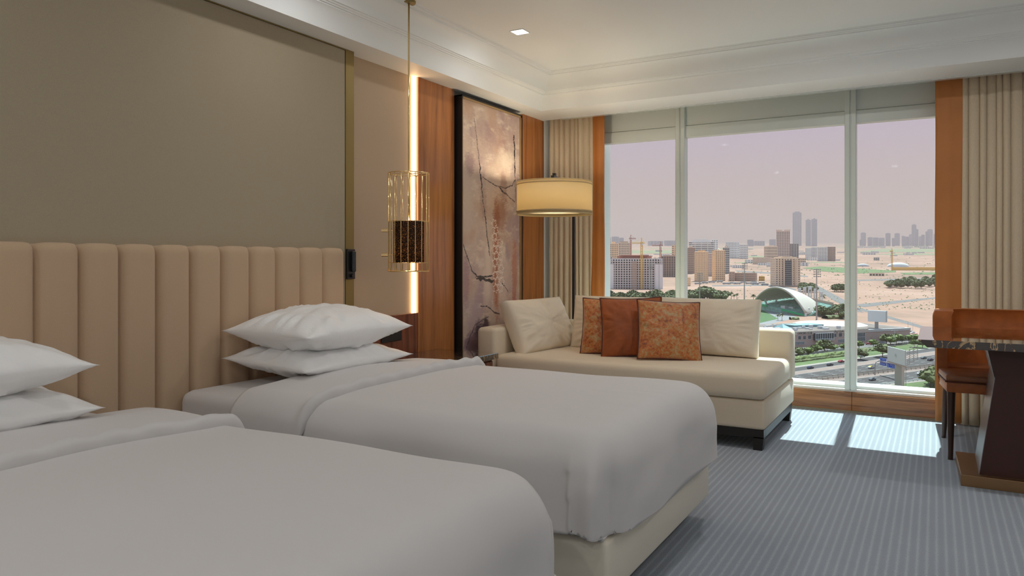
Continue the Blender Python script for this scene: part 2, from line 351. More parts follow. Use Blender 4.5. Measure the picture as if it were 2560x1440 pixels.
for i, (x, y) in enumerate(dl):
    PW = {4.48: 8.5, 2.75: 3.4, .9: 2.0, -1.0: 11.0}[y]
    if i == 0: PW = 2.2
    downlight(x, y, 'small square downlight glowing in the flat ceiling' if i == 0 else f'added square fill downlight out of view, {onm(i)} in the grid over the room', PW)
# ------------------------------------------------------------------ headboard
HX = XL+.10
seam_px = [95, 208, 310, 402, 487, 563, 634, 700, 757, 813]
ys = [on_x(p, 650, HX).y for p in seam_px]+[on_x(866, 650, HX).y]
step = (ys[-1]-ys[0])/10
ys = [ys[-1]-step*k for k in range(18, -1, -1)]
hb = thing('headboard', 'long channel-tufted beige headboard running behind both beds', 'headboard', (HX, 2.2, 0))
HZ = 1.272
for a, b in zip(ys, ys[1:]):
    bm = B(); n = 9; top = 6; P = []
    for i in range(n+1):
        t = i/n; e = math.sqrt(max(0, 1-(2*t-1)**4)); bulge = .035*e
        row = [Vector((XL+.03, a+(b-a)*t, .12)), Vector((HX-.035+bulge, a+(b-a)*t, .12))]
        for k in range(6): row.append(Vector((HX-.035+bulge, a+(b-a)*t, .2+(HZ-.045-.2)*k/5)))
        for k in range(1, top+1):
            q = k/top*math.pi/2
            row.append(Vector((XL+.03+(HX-.035+bulge-XL-.03)*(math.cos(q)*.45+.55 if k < top else .5), a+(b-a)*t, HZ-.045+.045*math.sin(q)*(.6+.4*e))))
        row.append(Vector((XL+.03, a+(b-a)*t, HZ-.006)))
        P.append(row)
    grid(bm, P)
    obj('channel', bm, M['hb'], hb, smooth=True, auto=60)
# reading light on the end of the headboard
p0 = on_x(873, 622, XL+.06); p1 = on_x(873, 698, XL+.06)
yl = YG0+.035
rl = thing('reading_light', 'slim black folding reading light beside the headboard end', 'lamp', (XL+.034, yl, p1.z))
bm = B(); box(bm, (XL+.034, yl-.035, p1.z), (XL+.05, yl+.035, p0.z), .003, 1); obj('backplate', bm, M['black'], rl)
bm = B(); box(bm, (XL+.05, yl-.012, p1.z+.045), (XL+.07, yl+.022, p0.z-.015), .004, 1); obj('light_arm', bm, mat('satin_black', (.03, .035, .04), .25, .6), rl)
bm = B(); tube(bm, [(XL+.05, yl, p1.z+.022), (XL+.066, yl, p1.z+.022)], .011, 14); obj('switch_knob', bm, M['black'], rl)

# ------------------------------------------------------------------ beds
def roll(c, lim, r):
    """walk arc length c outwards over an edge at lim rounded by r -> (position, drop)"""
    s = c-(lim-r)
    if s <= 0: return c, 0
    a = s/r
    if a < math.pi/2: return lim-r+r*math.sin(a), r*(1-math.cos(a))
    return lim, r+(s-r*math.pi/2)
def nz(x, y, z=0, s=1.0): return noise.noise(Vector((x*s, y*s, z)))
def bed(y0, y1, xf, label_bed, label_duvet, seed, matt_lab=None):
    xh = HX; zt = .60; ym = (y0+y1)/2
    t = thing('bed', label_bed, 'bed', ((xh+xf)/2, ym, 0), 'the two beds')
    bm = B(); box(bm, (xh, y0+.03, .095), (xf-.015, y1-.03, .29), .018, 3); obj('base', bm, M['bedbase'], t, smooth=True, auto=40)
    bm = B(); box(bm, (xh+.05, y0+.10, 0), (xf-.11, y1-.10, .095)); obj('plinth', bm, M['plinth'], t)
    bm = B(); box(bm, (xh+.004, y0+.035, .29), (xf-.05, y1-.035, zt-.012), .055, 5); obj('mattress', bm, M['white'], t, smooth=True, auto=50)
    # duvet: one cloth laid over the mattress and folded down on both sides and the foot
    bm = B(); L = xf+.03-xh; W = y1-y0; hem = zt-.285
    xs_ = .50; nx, ny = 150, 130; r = .11; RC = .19; Wh = W/2+.02; P = []
    smax = RC-r+r*math.pi/2+hem-r
    for i in range(nx+1):
        a = xs_+(L-RC+smax-xs_)*i/nx; row = []
        for j in range(ny+1):
            bb = (Wh-RC+smax)*(2*j/ny-1); sg = 1 if bb >= 0 else -1
            kx, ky = max(0, a-(L-RC)), max(0, abs(bb)-(Wh-RC)); s0 = math.hypot(kx, ky); ux, uy = (kx/s0, ky/s0) if s0 > 1e-6 else (0, 0)
            s0 = min(s0, smax); t_ = s0-(RC-r)
            if t_ <= 0: reach, d = s0, 0
            elif t_ < r*math.pi/2: reach, d = RC-r+r*math.sin(t_/r), r*(1-math.cos(t_/r))
            else: reach, d = RC, r+t_-r*math.pi/2
            hang = min(1, d/.16); ang = math.atan2(uy, ux) if s0 > 1e-6 else 0
            run = (a if uy > .99 else bb)+ang*.4
            reach += hang*(.012*math.sin(run*10+seed+2.5*nz(bb*.8, a*.8, seed))+.014)
            if ux > .05 and uy > .05:      # one soft pleat falling from each foot corner
                reach += hang*(.040*math.exp(-((ang-1.05)/.16)**2)-.018*math.exp(-((ang-.62)/.16)**2))
            reach += .006*nz(a*5, bb*5, seed+d*6)*hang
            X = min(a, L-RC)+ux*reach; Y = sg*(min(abs(bb), Wh-RC)+uy*reach)
            z = zt-d+.030*max(0, 1-(2*abs(bb)/W)**2)*(1-hang)+.012*nz(a, bb, seed, 2.3)*(1-hang)
            if t_ > 0 and s0 >= smax-1e-6: z += .010*math.sin(run*8+seed)
            # faint drag lines over the foot edge
            z += .0035*(1-hang)*max(0, 1-abs(a-(L-.12))/.3)*nz(bb*14, a*2, seed)
            row.append(Vector((xh+X, ym+Y, z+.02)))
        P.append(row)
    grid(bm, P); bmesh.ops.remove_doubles(bm, verts=bm.verts, dist=.0015)
    dv = obj('duvet', bm, M['white'], smooth=True)
    s = dv.modifiers.new('thick', 'SOLIDIFY'); s.thickness = .018; s.offset = -1
    tag(dv, label_duvet, 'duvet', 'white duvets')
    # turned-back top sheet lying on the duvet
    bm = B(); P = []; n1 = 30; n2 = 90; w0, w1 = .36, .0
    for i in range(n1+1):
        row = []
        for j in range(n2+1):
            bb = (W/2+.20)*(2*j/n2-1)
            Y, dy = roll(abs(bb), W/2+.034, .11); Y *= 1 if bb >= 0 else -1; dy = min(dy, hem)
            xa = xh+.46; xb = xh+.93+.12*(j/n2)*0+.03*nz(bb, 0, seed, 1.5)-.16*max(0, -bb-W/2+.12)
            xb += .03*math.cos(bb*2)
            u = i/n1; x = xa+(xb-xa)*u
            puff = .012*math.sin(math.pi*min(1, u*1.02))**.6+.034*math.exp(-((u-.93)/.05)**2)*(1-min(1, dy/.12)*.6)
            e = max(0, (u-.72)/.28)
            wr = .006*e*(1-min(1, dy/.1))*(math.sin(bb*46+6*nz(bb, u, seed, 3))+.6*nz(bb*9, u*3, seed))
            z = zt+.026+.028*(1-(2*abs(bb)/W)**2 if abs(bb) < W/2 else 0)+puff+wr-dy+.012*nz(x-xh, bb, seed, 2.3)*(1-min(1, dy/.2))
            if u > .96: z -= .045*(u-.96)/.04; x -= .016*(u-.96)/.04
            row.append(Vector((x, ym+Y+(math.copysign(.02*min(1, dy/.15), bb)), z)))
        P.append(row)
    grid(bm, P)
    fb = obj('folded_sheet', bm, M['white'], smooth=True)
    s = fb.modifiers.new('thick', 'SOLIDIFY'); s.thickness = .012; s.offset = -1
    tag(fb, label_duvet.replace('duvet', 'sheet turned back over the duvet').replace('smooth ', ''), 'sheet', 'turned-back top sheets')
    return t
XF = -.905
bed(.52, 1.82, XF, 'nearer of the two white-made beds, cut off by the picture bottom', 'smooth white duvet on the nearer bed', 1.3)
bed(2.20, 3.50, XF, 'farther white-made bed with a pale leather base, beside the marble nightstand', 'smooth white duvet on the farther bed, hanging over its leather foot', 4.1)

# ------------------------------------------------------------------ pillows and cushions
def pillow_bm(w, d, h, seed=0, wr=.012, pinch=.10, p=2.2, q=.62, n=44, edge=0.0, sag=0, flange=0):
    bm = B(); V = {}
    for s in (1, -1):
        for i in range(n+1):
            for j in range(n+1):
                u, v = 2*i/n-1, 2*j/n-1
                rim = i in (0, n) or j in (0, n)
                if rim and s == -1 and not edge: V[s, i, j] = V[1, i, j]; continue
                x = w/2*u*(1-pinch*(1-v*v)**1.0*abs(u)**3); y = d/2*v*(1-pinch*(1-u*u)*abs(v)**3)
                f = max(0, (1-abs(u)**p)*(1-abs(v)**p))**q
                z = s*(edge+(h/2-edge)*f)
                # creases running in from the seams
                ed = max(abs(u), abs(v)); k = math.sin(math.pi*min(1, (1-ed)*2.2)) if ed > .5 else .4
                a = math.atan2(v, u)
                z += s*wr*k*f**.3*(nz(a*5, ed*1.2, seed+s*5)*1.2+.7*nz(a*13, ed*2, seed+s)) if f > 0 else 0
                z += s*wr*.7*f*nz(u*2.4+seed, v*2.4, s*3)
                z -= sag*(u*u)
                V[s, i, j] = bm.verts.new((x, y, z))
    for s in (1, -1):
        for i in range(n):
            for j in range(n):
                f = [V[s, i, j], V[s, i+1, j], V[s, i+1, j+1], V[s, i, j+1]]
                bm.faces.new(f if s == 1 else f[::-1])
    if edge:
        ring = [(i, 0) for i in range(n)]+[(n, j) for j in range(n)]+[(i, n) for i in range(n, 0, -1)]+[(0, j) for j in range(n, 0, -1)]
        for (i, j), (k, l) in zip(ring, ring[1:]+ring[:1]):
            bm.faces.new((V[-1, i, j], V[-1, k, l], V[1, k, l], V[1, i, j]))
    return bm
def seam_pts(w, d, pinch, n=44, z=0, sag=0):
    out = []
    for i, j in [(i, 0) for i in range(n)]+[(n, j) for j in range(n)]+[(i, n) for i in range(n, 0, -1)]+[(0, j) for j in range(n, 0, -1)]+[(0, 0)]:
        u, v = 2*i/n-1, 2*j/n-1
        out.append((w/2*u*(1-pinch*(1-v*v)*abs(u)**3), d/2*v*(1-pinch*(1-u*u)*abs(v)**3), z-sag*u*u))
    return out
def put(o, loc, rot):
    o.matrix_world = Matrix.LocRotScale(Vector(loc), rot.to_quaternion() if hasattr(rot, 'to_quaternion') else rot, None); return o
from mathutils import Euler
def bedpillow(loc, rz, tilt, label, seed, w=.80, d=.58, h=.20, **k):
    bm = pillow_bm(d, w, h, seed, **k); o = obj('pillow', bm, M['pcotton'], smooth=True)
    o.location = loc; o.rotation_euler = (tilt[0], tilt[1], rz)
    tag(o, label, 'pillow', 'white bed pillows'); return o
# farther bed
bedpillow((-2.775, 2.86, .70), math.radians(0), (0, .05), 'lower white pillow of the pair on the farther bed', 3, wr=.022, pinch=.05, h=.17)
bedpillow((-2.775, 2.86, .845), math.radians(1), (.0, .02), 'upper white pillow of the pair on the farther bed', 9, h=.235, wr=.022, pinch=.05)
bedpillow((-2.80, 1.14, .70), 0, (0, .05), 'lower white pillow of the pair on the nearer bed', 14, wr=.024, pinch=.05, h=.17)
bedpillow((-2.80, 1.12, .845), 0, (0, .03), 'upper white pillow of the pair on the nearer bed', 21, h=.22, wr=.024, pinch=.05)

# ------------------------------------------------------------------ nightstand
n1_, n0_ = 4.46, 3.62
nsr = thing('nightstand', 'nightstand with a black and gold veined marble top beside the farther bed', 'nightstand', (-2.92, 4.04, 0))
bm = B(); box(bm, (XL+.005, n0_, .51), (-2.66, n1_, .55), .003, 1); obj('marble_top', bm, M['marble'], nsr)
bm = B(); box(bm, (XL+.005, n0_+.02, .30), (-2.70, n1_-.02, .51), .003, 1); obj('body', bm, M['dado'], nsr)
bm = B(); box(bm, (-2.70, n0_+.035, .32), (-2.685, n1_-.035, .495), .003, 1); dr = obj('drawer', bm, M['dado'], nsr)
bm = B(); tube(bm, [(-2.66, 3.95, .41), (-2.66, 4.13, .41)], .006, 8); bm2 = bm; box(bm2, (-2.685, 3.955, .405), (-2.66, 3.965, .415)); box(bm2, (-2.685, 4.115, .405), (-2.66, 4.125, .415))
o = obj('handle', bm2, M['brass'], nsr)
o.parent = dr
bm = B(); box(bm, (XL+.005, n0_+.10, 0), (-2.76, n1_-.10, .30)); obj('plinth', bm, M['deskw'], nsr)
ps = on_x(985, 836, XL-.005)
bm = B(); box(bm, (XL-.005, ps.y-.14, ps.z-.045), (XL+.008, ps.y+.07, ps.z+.045), .003, 1)
sk = obj('socket_panel', bm, M['black'])
tag(sk, 'black wall socket panel on the dark veneer above the nightstand', 'socket')

# ------------------------------------------------------------------ pendant lamp
u_ = (1022-1280)/FPX
pr = on_z(1022, 3, ZC); px_, py_ = pr.x, pr.y
pd = (py_*cs-px_*sn)
zt_, zb_ = EYE+(650-434)/FPX*pd, EYE+(650-678)/FPX*pd
R_ = 51.5/FPX*pd*.985
pn = thing('pendant_lamp', 'brass cage pendant lamp hanging on a long rod beside the farther bed', 'pendant lamp', (px_, py_, zb_))
bm = B(); lathe(bm, (px_, py_, 0), [(.001, ZC-.016), (.040, ZC-.016), (.043, ZC-.012), (.043, ZC)], 28); obj('ceiling_rose', bm, M['gold'], pn, smooth=True, auto=40)
bm = B(); tube(bm, [(px_, py_, zb_+.27), (px_, py_, ZC)], .0055, 10); obj('rod', bm, M['brass'], pn, smooth=True)
def circ(r, z, n=40): return [(px_+r*math.cos(2*math.pi*k/n), py_+r*math.sin(2*math.pi*k/n), z) for k in range(n)]+[(px_+r, py_, z)]
for z in (zt_, zb_):
    bm = B(); tube(bm, circ(R_, z), .0032, 6); obj('cage_ring', bm, M['brass'], pn, smooth=True)
zs0, zs1 = EYE+(650-656)/FPX*pd, EYE+(650-554)/FPX*pd
for z in (zs0-.002, zs1):
    bm = B(); tube(bm, circ(R_-.004, z), .0022, 6)
    for k in range(3):
        a = k*2*math.pi/3+.5; tube(bm, [(px_+.01*math.cos(a), py_+.01*math.sin(a), z), (px_+(R_-.004)*math.cos(a), py_+(R_-.004)*math.sin(a), z)], .002, 6)
    obj('cage_brace', bm, M['brass'], pn, smooth=True)
for k in range(18):
    a = 2*math.pi*k/18+.1; bm = B(); tube(bm, [(px_+R_*math.cos(a), py_+R_*math.sin(a), zb_), (px_+R_*math.cos(a), py_+R_*math.sin(a), zt_)], .0028, 6)
    obj('cage_wire', bm, M['brass'], pn, smooth=True)
for k in range(2):   # upper spokes carry the rod
    bm = B(); a = k*math.pi/2+.3; tube(bm, [(px_-R_*math.cos(a), py_-R_*math.sin(a), zt_), (px_+R_*math.cos(a), py_+R_*math.sin(a), zt_)], .0028, 6); obj('cage_spoke', bm, M['brass'], pn)
def perforated():
    m = bpy.data.materials.new('perforated_shade'); m.use_nodes = True; n = m.node_tree; n.nodes.clear()
    o = n.nodes.new('ShaderNodeOutputMaterial'); mx = n.nodes.new('ShaderNodeMixShader'); d = n.nodes.new('ShaderNodeBsdfDiffuse'); t = n.nodes.new('ShaderNodeBsdfTranslucent')
    d.inputs[0].default_value = (.035, .022, .015, 1); t.inputs[0].default_value = (.9, .55, .28, 1)
    co = n.nodes.new('ShaderNodeTexCoord'); v = n.nodes.new('ShaderNodeTexVoronoi'); v.inputs['Scale'].default_value = 190
    c = n.nodes.new('ShaderNodeMath'); c.operation = 'LESS_THAN'; c.inputs[1].default_value = .30
    lk(n, co.outputs['Object'], v.inputs['Vector']); lk(n, v.outputs['Distance'], c.inputs[0]); lk(n, c.outputs[0], mx.inputs[0])
    lk(n, d.outputs[0], mx.inputs[1]); lk(n, t.outputs[0], mx.inputs[2]); lk(n, mx.outputs[0], o.inputs[0]); return m
rs = 38/FPX*pd
bm = B(); lathe(bm, (px_, py_, 0), [(rs, zs0), (rs, zs1)], 40); sh = obj('shade', bm, perforated(), pn, smooth=True)
s = sh.modifiers.new('t', 'SOLIDIFY'); s.thickness = .0015
bm = B(); lathe(bm, (px_, py_, 0), [(.001, zs1-.10), (.028, zs1-.085), (.034, zs1-.06), (.02, zs1-.02), (.014, zs1)], 20); obj('bulb', bm, mat('bulb_glass', (1, .9, .75), .4, emit=((1, .72, .42), 6)), pn, smooth=True)
L = bpy.data.lights.new('bulb_light', 'POINT'); L.energy = 1.3; L.color = (1, .70, .42); L.shadow_soft_size = .03
o = bpy.data.objects.new('bulb_lamp', L); C.objects.link(o); o.parent = pn; o.location = (0, 0, zs0+.035-zb_)
for pyk in (576, 637):
    z = EYE+(650-pyk)/FPX*pd; bm = B()
    lx, ly = cs, sn   # pegs point to the photograph's left; they are fixed to the inner shade
    q0 = (px_-rs*lx, py_-rs*ly, z)
    e1 = (px_-(R_+.004)*lx, py_-(R_+.004)*ly, z); e2 = (px_-(R_+.042)*lx, py_-(R_+.042)*ly, z)
    tube(bm, [q0, e1], .003, 8); tube(bm, [e1, e2], .011, 16); obj('knob', bm, M['brass'], pn, smooth=True, auto=40)

# ------------------------------------------------------------------ painting
PX = XL+.055
pc0 = on_x(1155, 238, PX); pc1 = on_x(1306, 287, PX)
py0, py1, pz0, pz1 = pc0.y, pc1.y, .28, (pc0.z+pc1.z)/2
pt = thing('painting', 'tall abstract painting in mauve, cream and rust in a black frame', 'painting', (XL, (py0+py1)/2, pz0))
fw = .022
bm = B()
for a, b in (((py0, pz0), (py0+fw*.4, pz1)), ((py1-fw*.4, pz0), (py1, pz1)), ((py0, pz0), (py1, pz0+fw*.4)), ((py0, pz1-fw*.4), (py1, pz1))):
    box(bm, (XL-.036, a[0], a[1]), (PX, b[0], b[1]))
obj('frame', bm, M['black'], pt)
bm = B()
for a, b in (((py0+fw*.4, pz0+fw*.4), (py0+fw, pz1-fw*.4)), ((py1-fw, pz0+fw*.4), (py1-fw*.4, pz1-fw*.4)), ((py0+fw*.4, pz1-fw), (py1-fw*.4, pz1-fw*.4))):
    box(bm, (PX-.012, a[0], a[1]), (PX-.004, b[0], b[1]))
obj('inner_slip', bm, mat('gilt_slip', (.42, .28, .14), .45, .3), pt)
NU, NV = 170, 560
cy0, cy1, cz0, cz1 = py0+fw, py1-fw, pz0+fw, pz1-fw
gy, gz = np.meshgrid(np.linspace(cy0, cy1, NU), np.linspace(cz0, cz1, NV), indexing='ij')
rng = np.random.RandomState(5)
def fbm(y, z, s, seed, oct=4, ay=1, az=1):
    out = np.zeros_like(y); amp = 1
    for k in range(oct):
        r_ = np.random.RandomState(seed*17+k); G = r_.rand(90, 90)
        a_ = (y*s*ay*2**k) % 88; b_ = (z*s*az*2**k) % 88
        i, j = a_.astype(int), b_.astype(int); fa, fb_ = a_-i, b_-j; fa = fa*fa*(3-2*fa); fb_ = fb_*fb_*(3-2*fb_)
        out += amp*((G[i, j]*(1-fa)+G[i+1, j]*fa)*(1-fb_)+(G[i, j+1]*(1-fa)+G[i+1, j+1]*fa)*fb_); amp *= .55
    return out/sum(.55**k for k in range(oct))
def wp(px, py):
    p = on_x(px, py, PX); return p.y, p.z
col = np.zeros((NU, NV, 3)); col[:] = (.56, .44, .36)
def mixc(mask, c):
    global col
    mask = np.clip(mask, 0, 1)[..., None]; col = col*(1-mask)+np.array(c)*mask
f1 = fbm(gy, gz, 3.2, 1, ay=1.5, az=.7); f2 = fbm(gy, gz, 9, 2, ay=1.2, az=2.5); f3 = fbm(gy, gz, 40, 3, ay=1, az=3)
mixc((f1-.48)*4, (.40, .29, .29)); mixc((.45-f2)*4, (.66, .55, .46)); mixc((fbm(gy, gz, 5, 8)-.55)*5*.7, (.50, .34, .25))
def blob(px, py, rx, ry, c, a=1, soft=.5, sd=11):
    y, z = wp(px, py); d = math.hypot(on_x(px+1, py, PX).y-y, 0)
    dz = abs(on_x(px, py+1, PX).z-z)
    q = np.sqrt(((gy-y)/(rx*d))**2+((gz-z)/(ry*dz))**2)+(fbm(gy, gz, 7, sd, ay=1.4)-.5)*.9+(f3-.5)*.5
    mixc(np.clip((1-q)/soft, 0, 1)*a, c)
for a in [(1262, 380, 20, 60, (.40, .24, .20), .6), (1270, 400, 30, 40, (.78, .66, .54), .85), (1244, 640, 11, 190, (.36, .11, .045), .85), (1255, 540, 22, 70, (.30, .12, .06), .6),
          (1290, 700, 8, 120, (.42, .13, .08), .7), (1292, 790, 8, 60, (.34, .10, .08), .6), (1178, 410, 14, 36, (.30, .19, .21), .7), (1170, 520, 16, 110, (.60, .49, .40), .8), (1222, 690, 12, 110, (.62, .50, .42), .8),
          (1168, 700, 11, 90, (.34, .22, .24), .7), (1190, 800, 24, 60, (.44, .34, .36), .7), (1212, 500, 10, 60, (.30, .20, .20), .5), (1285, 350, 14, 40, (.46, .33, .30), .6), (1298, 480, 8, 40, (.26, .16, .17), .8), (1224, 655, 8, 70, (.66, .55, .46), .7), (1262, 700, 16, 90, (.64, .50, .42), .7),
          (1215, 330, 22, 40, (.36, .25, .25), .45), (1262, 470, 10, 50, (.20, .08, .05), .5),
          (1200, 838, 15, 42, (.07, .045, .07), .95), (1182, 868, 20, 26, (.10, .06, .09), .9), (1218, 812, 10, 26, (.06, .04, .05), .95), (1235, 870, 36, 44, (.06, .035, .05), .95), (1215, 850, 18, 50, (.13, .07, .10), .9), (1180, 870, 26, 40, (.26, .17, .20), .8)]:
    blob(*a[:5], a=a[5])
def stroke(pts, w0, w1, c, jag=1.0, a=1):
    W = [wp(*p) for p in pts]; n = len(W)-1; best = np.full(gy.shape, 9.); wid = np.full(gy.shape, w0)
    jy = (fbm(gy, gz, 30, 31)-.5)*.02*jag; jz = (fbm(gy, gz, 30, 37)-.5)*.02*jag
    for k in range(n):
        (ya, za), (yb, zb) = W[k], W[k+1]; dy_, dz_ = yb-ya, zb-za; L2 = dy_*dy_+dz_*dz_+1e-9
        t = np.clip(((gy+jy-ya)*dy_+(gz+jz-za)*dz_)/L2, 0, 1); d = np.hypot(gy+jy-ya-t*dy_, gz+jz-za-t*dz_)
        m_ = d < best; best[m_] = d[m_]; wid[m_] = (w0+(w1-w0)*((k+t)/n))[m_]
    mixc(np.clip((wid-best)/.0016+.5, 0, 1)*a*(f3 > .28), c)
ink = (.03, .022, .025)
stroke([(1188, 297), (1194, 330), (1198, 370), (1203, 410), (1206, 450), (1211, 500), (1217, 545), (1222, 590), (1228, 640)], .003, .006, ink, 1.2)
stroke([(1203, 410), (1206, 450), (1209, 475)], .009, .006, ink, 2)
stroke([(1288, 340), (1290, 370), (1290, 400), (1291, 440), (1292, 480)], .010, .004, ink, 1.4)
stroke([(1211, 442), (1228, 455), (1248, 466), (1268, 470), (1285, 462), (1290, 450)], .003, .004, (.05, .03, .03), 1)
stroke([(1248, 466), (1262, 480), (1280, 495), (1290, 505)], .005, .004, ink, 1.5)
stroke([(1160, 606), (1168, 630), (1176, 655), (1184, 678), (1196, 690), (1215, 693), (1234, 690)], .004, .006, ink, 1)
stroke([(1195, 694), (1215, 700), (1236, 702)], .012, .010, (.04, .03, .03), 2)
stroke([(1258, 708), (1268, 718), (1274, 727)], .007, .002, ink, 1.5)
stroke([(1205, 765), (1218, 765), (1230, 772), (1240, 782), (1252, 785)], .004, .005, ink, 1)
stroke([(1170, 870), (1180, 840), (1190, 815), (1210, 800), (1225, 793)], .007, .003, (.13, .08, .10), 1)
# white lattice of stars
lat = (.80, .72, .64)
cells = []
for r in range(11):
    y_, z_ = wp(1243+(r % 2)*4-(4 if r < 3 else 0)+(r*.6), 560+r*16)
    R2 = .040
    for dxk in ((0,) if r < 3 else (-.5, .5)):
        cells.append((y_+dxk*.075, z_, R2))
for (y_, z_, R2) in cells:
    dd = np.hypot(gy-y_, (gz-z_)); ang = np.arctan2(gz-z_, gy-y_)
    star = R2*(.80+.20*np.cos(ang*6+y_*40)); mixc((np.abs(dd-star) < .0042)*1.0*(f3 > .3), lat)
col *= (1+.16*(f3-.5))[..., None]
me = bpy.data.meshes.new('canvas')
V = np.stack([np.full(gy.shape, PX-.014), gy, gz], -1).reshape(-1, 3)-np.array(pt.location)
idx = np.arange(NU*NV).reshape(NU, NV)
F = np.stack([idx[:-1, :-1], idx[1:, :-1], idx[1:, 1:], idx[:-1, 1:]], -1).reshape(-1, 4)
me.from_pydata(V.tolist(), [], F.tolist())
ca = me.color_attributes.new('print', 'FLOAT_COLOR', 'POINT')
ca.data.foreach_set('color', np.concatenate([col.reshape(-1, 3), np.ones((NU*NV, 1))], 1).astype(np.float32).ravel())
m = bpy.data.materials.new('painted_canvas'); m.use_nodes = True; n = m.node_tree; at = n.nodes.new('ShaderNodeAttribute'); at.attribute_name = 'print'
lk(n, at.outputs['Color'], n.nodes['Principled BSDF'].inputs['Base Color']); n.nodes['Principled BSDF'].inputs['Roughness'].default_value = .6
me.materials.append(m); o = bpy.data.objects.new('canvas', me); C.objects.link(o); o.parent = pt

# ------------------------------------------------------------------ sofa
SX0, SX1, SY0, SY1 = -3.06, -.918, 4.80, 5.90
sf = thing('sofa', 'cream upholstered daybed sofa in front of the window', 'sofa', ((SX0+SX1)/2, (SY0+SY1)/2, 0))
bm = B(); box(bm, (SX0, SY0+.01, .13), (SX1-.01, SY1, .315), .022, 4); obj('base', bm, M['sofa'], sf, smooth=True, auto=50)
bm = B(); box(bm, (SX0+.17, SY0-.015, .318), (SX1, SY1-.17, .485), .045, 6)
for v in bm.verts:
    if v.co.z > .45: v.co.z += .012*math.sin(math.pi*(v.co.x-SX0)/(SX1-SX0))
obj('seat_cushion', bm, M['sofa'], sf, smooth=True, auto=50)
bm = B(); box(bm, (SX0, SY1-.165, .315), (SX1+.002, SY1, .685), .035, 5); obj('backrest', bm, M['sofa'], sf, smooth=True, auto=50)
bm = B(); box(bm, (SX0, SY0, .315), (SX0+.165, SY1-.165, .685), .035, 5); obj('armrest', bm, M['sofa'], sf, smooth=True, auto=50)
for (x, y) in ((SX1-.085, SY0+.02), (SX1-.085, SY1-.085), (SX0+.02, SY0+.02), (SX0+.02, SY1-.085)):
    bm = B(); prism(bm, [(x, 0), (x+.055, 0), (x+.065, .085), (x, .085)], 'y', y, y+.06, .002); obj('leg', bm, M['legw'], sf)
bm = B()
box(bm, (SX0+.02, SY0+.02, .075), (SX1-.02, SY0+.08, .13), .002, 1); box(bm, (SX0+.02, SY1-.085, .075), (SX1-.02, SY1-.025, .13), .002, 1)
box(bm, (SX1-.085, SY0+.08, .075), (SX1-.02, SY1-.085, .13), .002, 1); box(bm, (SX0+.02, SY0+.08, .075), (SX0+.085, SY1-.085, .13), .002, 1)
obj('frame_rail', bm, M['legw'], sf)
def cushion(loc, w, h, th, yaw, lean, m, label, seed, name='cushion', piping=None, roll_=0, group='cushions on the sofa', **k):
    """stands on its lower edge at loc, its face turned by yaw from -y, leaning back by lean"""
    bm = pillow_bm(w, h, th, seed, **k)
    R_ = Matrix.Rotation(yaw, 4, 'Z') @ Matrix.Rotation(math.pi/2-lean, 4, 'X') @ Matrix.Rotation(roll_, 4, 'Z')
    if piping is None: o = obj(name, bm, m, smooth=True); r = o
    else:
        r = thing(name, None, None); o = obj('cover', bm, m, parent=r, smooth=True)
        b2 = B(); tube(b2, seam_pts(w, h, k.get('pinch', .1)), .0045, 6, r2=None); obj('piping', b2, piping, parent=r, smooth=True)
    mat_ = Matrix.Translation(Vector(loc)) @ R_ @ Matrix.Translation(Vector((0, h/2, 0)))
    r.matrix_world = mat_; tag(r, label, 'cushion', group); return r
kb = dict(edge=.035, p=2.6, q=.5, pinch=.02, wr=.014)
cushion((-2.70, 5.32, .47), .78, .44, .22, math.radians(84), math.radians(24), M['cush'], 'large cream cushion leaning on the sofa arm at the left', 31, **kb)
cushion((-2.22, 5.56, .48), .78, .43, .20, math.radians(0), math.radians(13), M['cush'], 'large cream back cushion half hidden behind the orange cushions', 37, **kb)
cushion((-1.51, 5.55, .485), .78, .43, .21, math.radians(-1), math.radians(14), M['cush'], 'large cream back cushion at the right end of the sofa', 43, **kb)
ko = dict(pinch=.06, wr=.012, p=2.4, q=.6)
cushion((-2.14, 5.21, .485), .44, .44, .15, math.radians(14), math.radians(17), M['pattern'], 'copper brocade cushion, leftmost of the three orange ones', 51, piping=M['piping'], **ko)
cushion((-1.93, 5.16, .485), .46, .46, .14, math.radians(22), math.radians(20), M['velvet'], 'plain rust velvet cushion between two patterned ones', 57, piping=M['piping'], roll_=.03, **ko)
cushion((-1.64, 5.12, .485), .46, .45, .15, math.radians(30), math.radians(22), M['pattern'], 'copper brocade cushion in front, rightmost of the orange ones', 63, piping=M['piping'], roll_=-.06, **ko)

# ------------------------------------------------------------------ floor lamp
lx_, ly_ = on_y(1434, 650, 5.985).x, 5.985
fl = thing('floor_lamp', 'tall black floor lamp with a cream drum shade over the sofa', 'floor lamp', (lx_, ly_, 0))
bm = B(); box(bm, (lx_-.14, ly_-.07, 0), (lx_+.14, ly_+.13, .02), .003, 1); obj('base', bm, M['black'], fl)
zarm = EYE+(650-441)/FPX*5.95
bm = B(); box(bm, (lx_-.011, ly_-.011, .02), (lx_+.011, ly_+.011, zarm), .002, 1); obj('pole', bm, M['black'], fl)
pcen = on_z(1386, 650-1e-3, EYE) if False else None
sd = 5.92; su = (1386-1280)/FPX; scx, scy = sd*(su*cs-sn), sd*(su*sn+cs)
bm = B(); v_ = Vector((scx-lx_, scy-ly_, 0)); v_n = v_.normalized(); pe = Vector((scx, scy, zarm))+v_n*.06
tubep = [Vector((lx_, ly_, zarm-.012))-v_n*.02, pe-Vector((0, 0, .012))]
side = Vector((-v_n.y, v_n.x, 0))*.013
vs = []
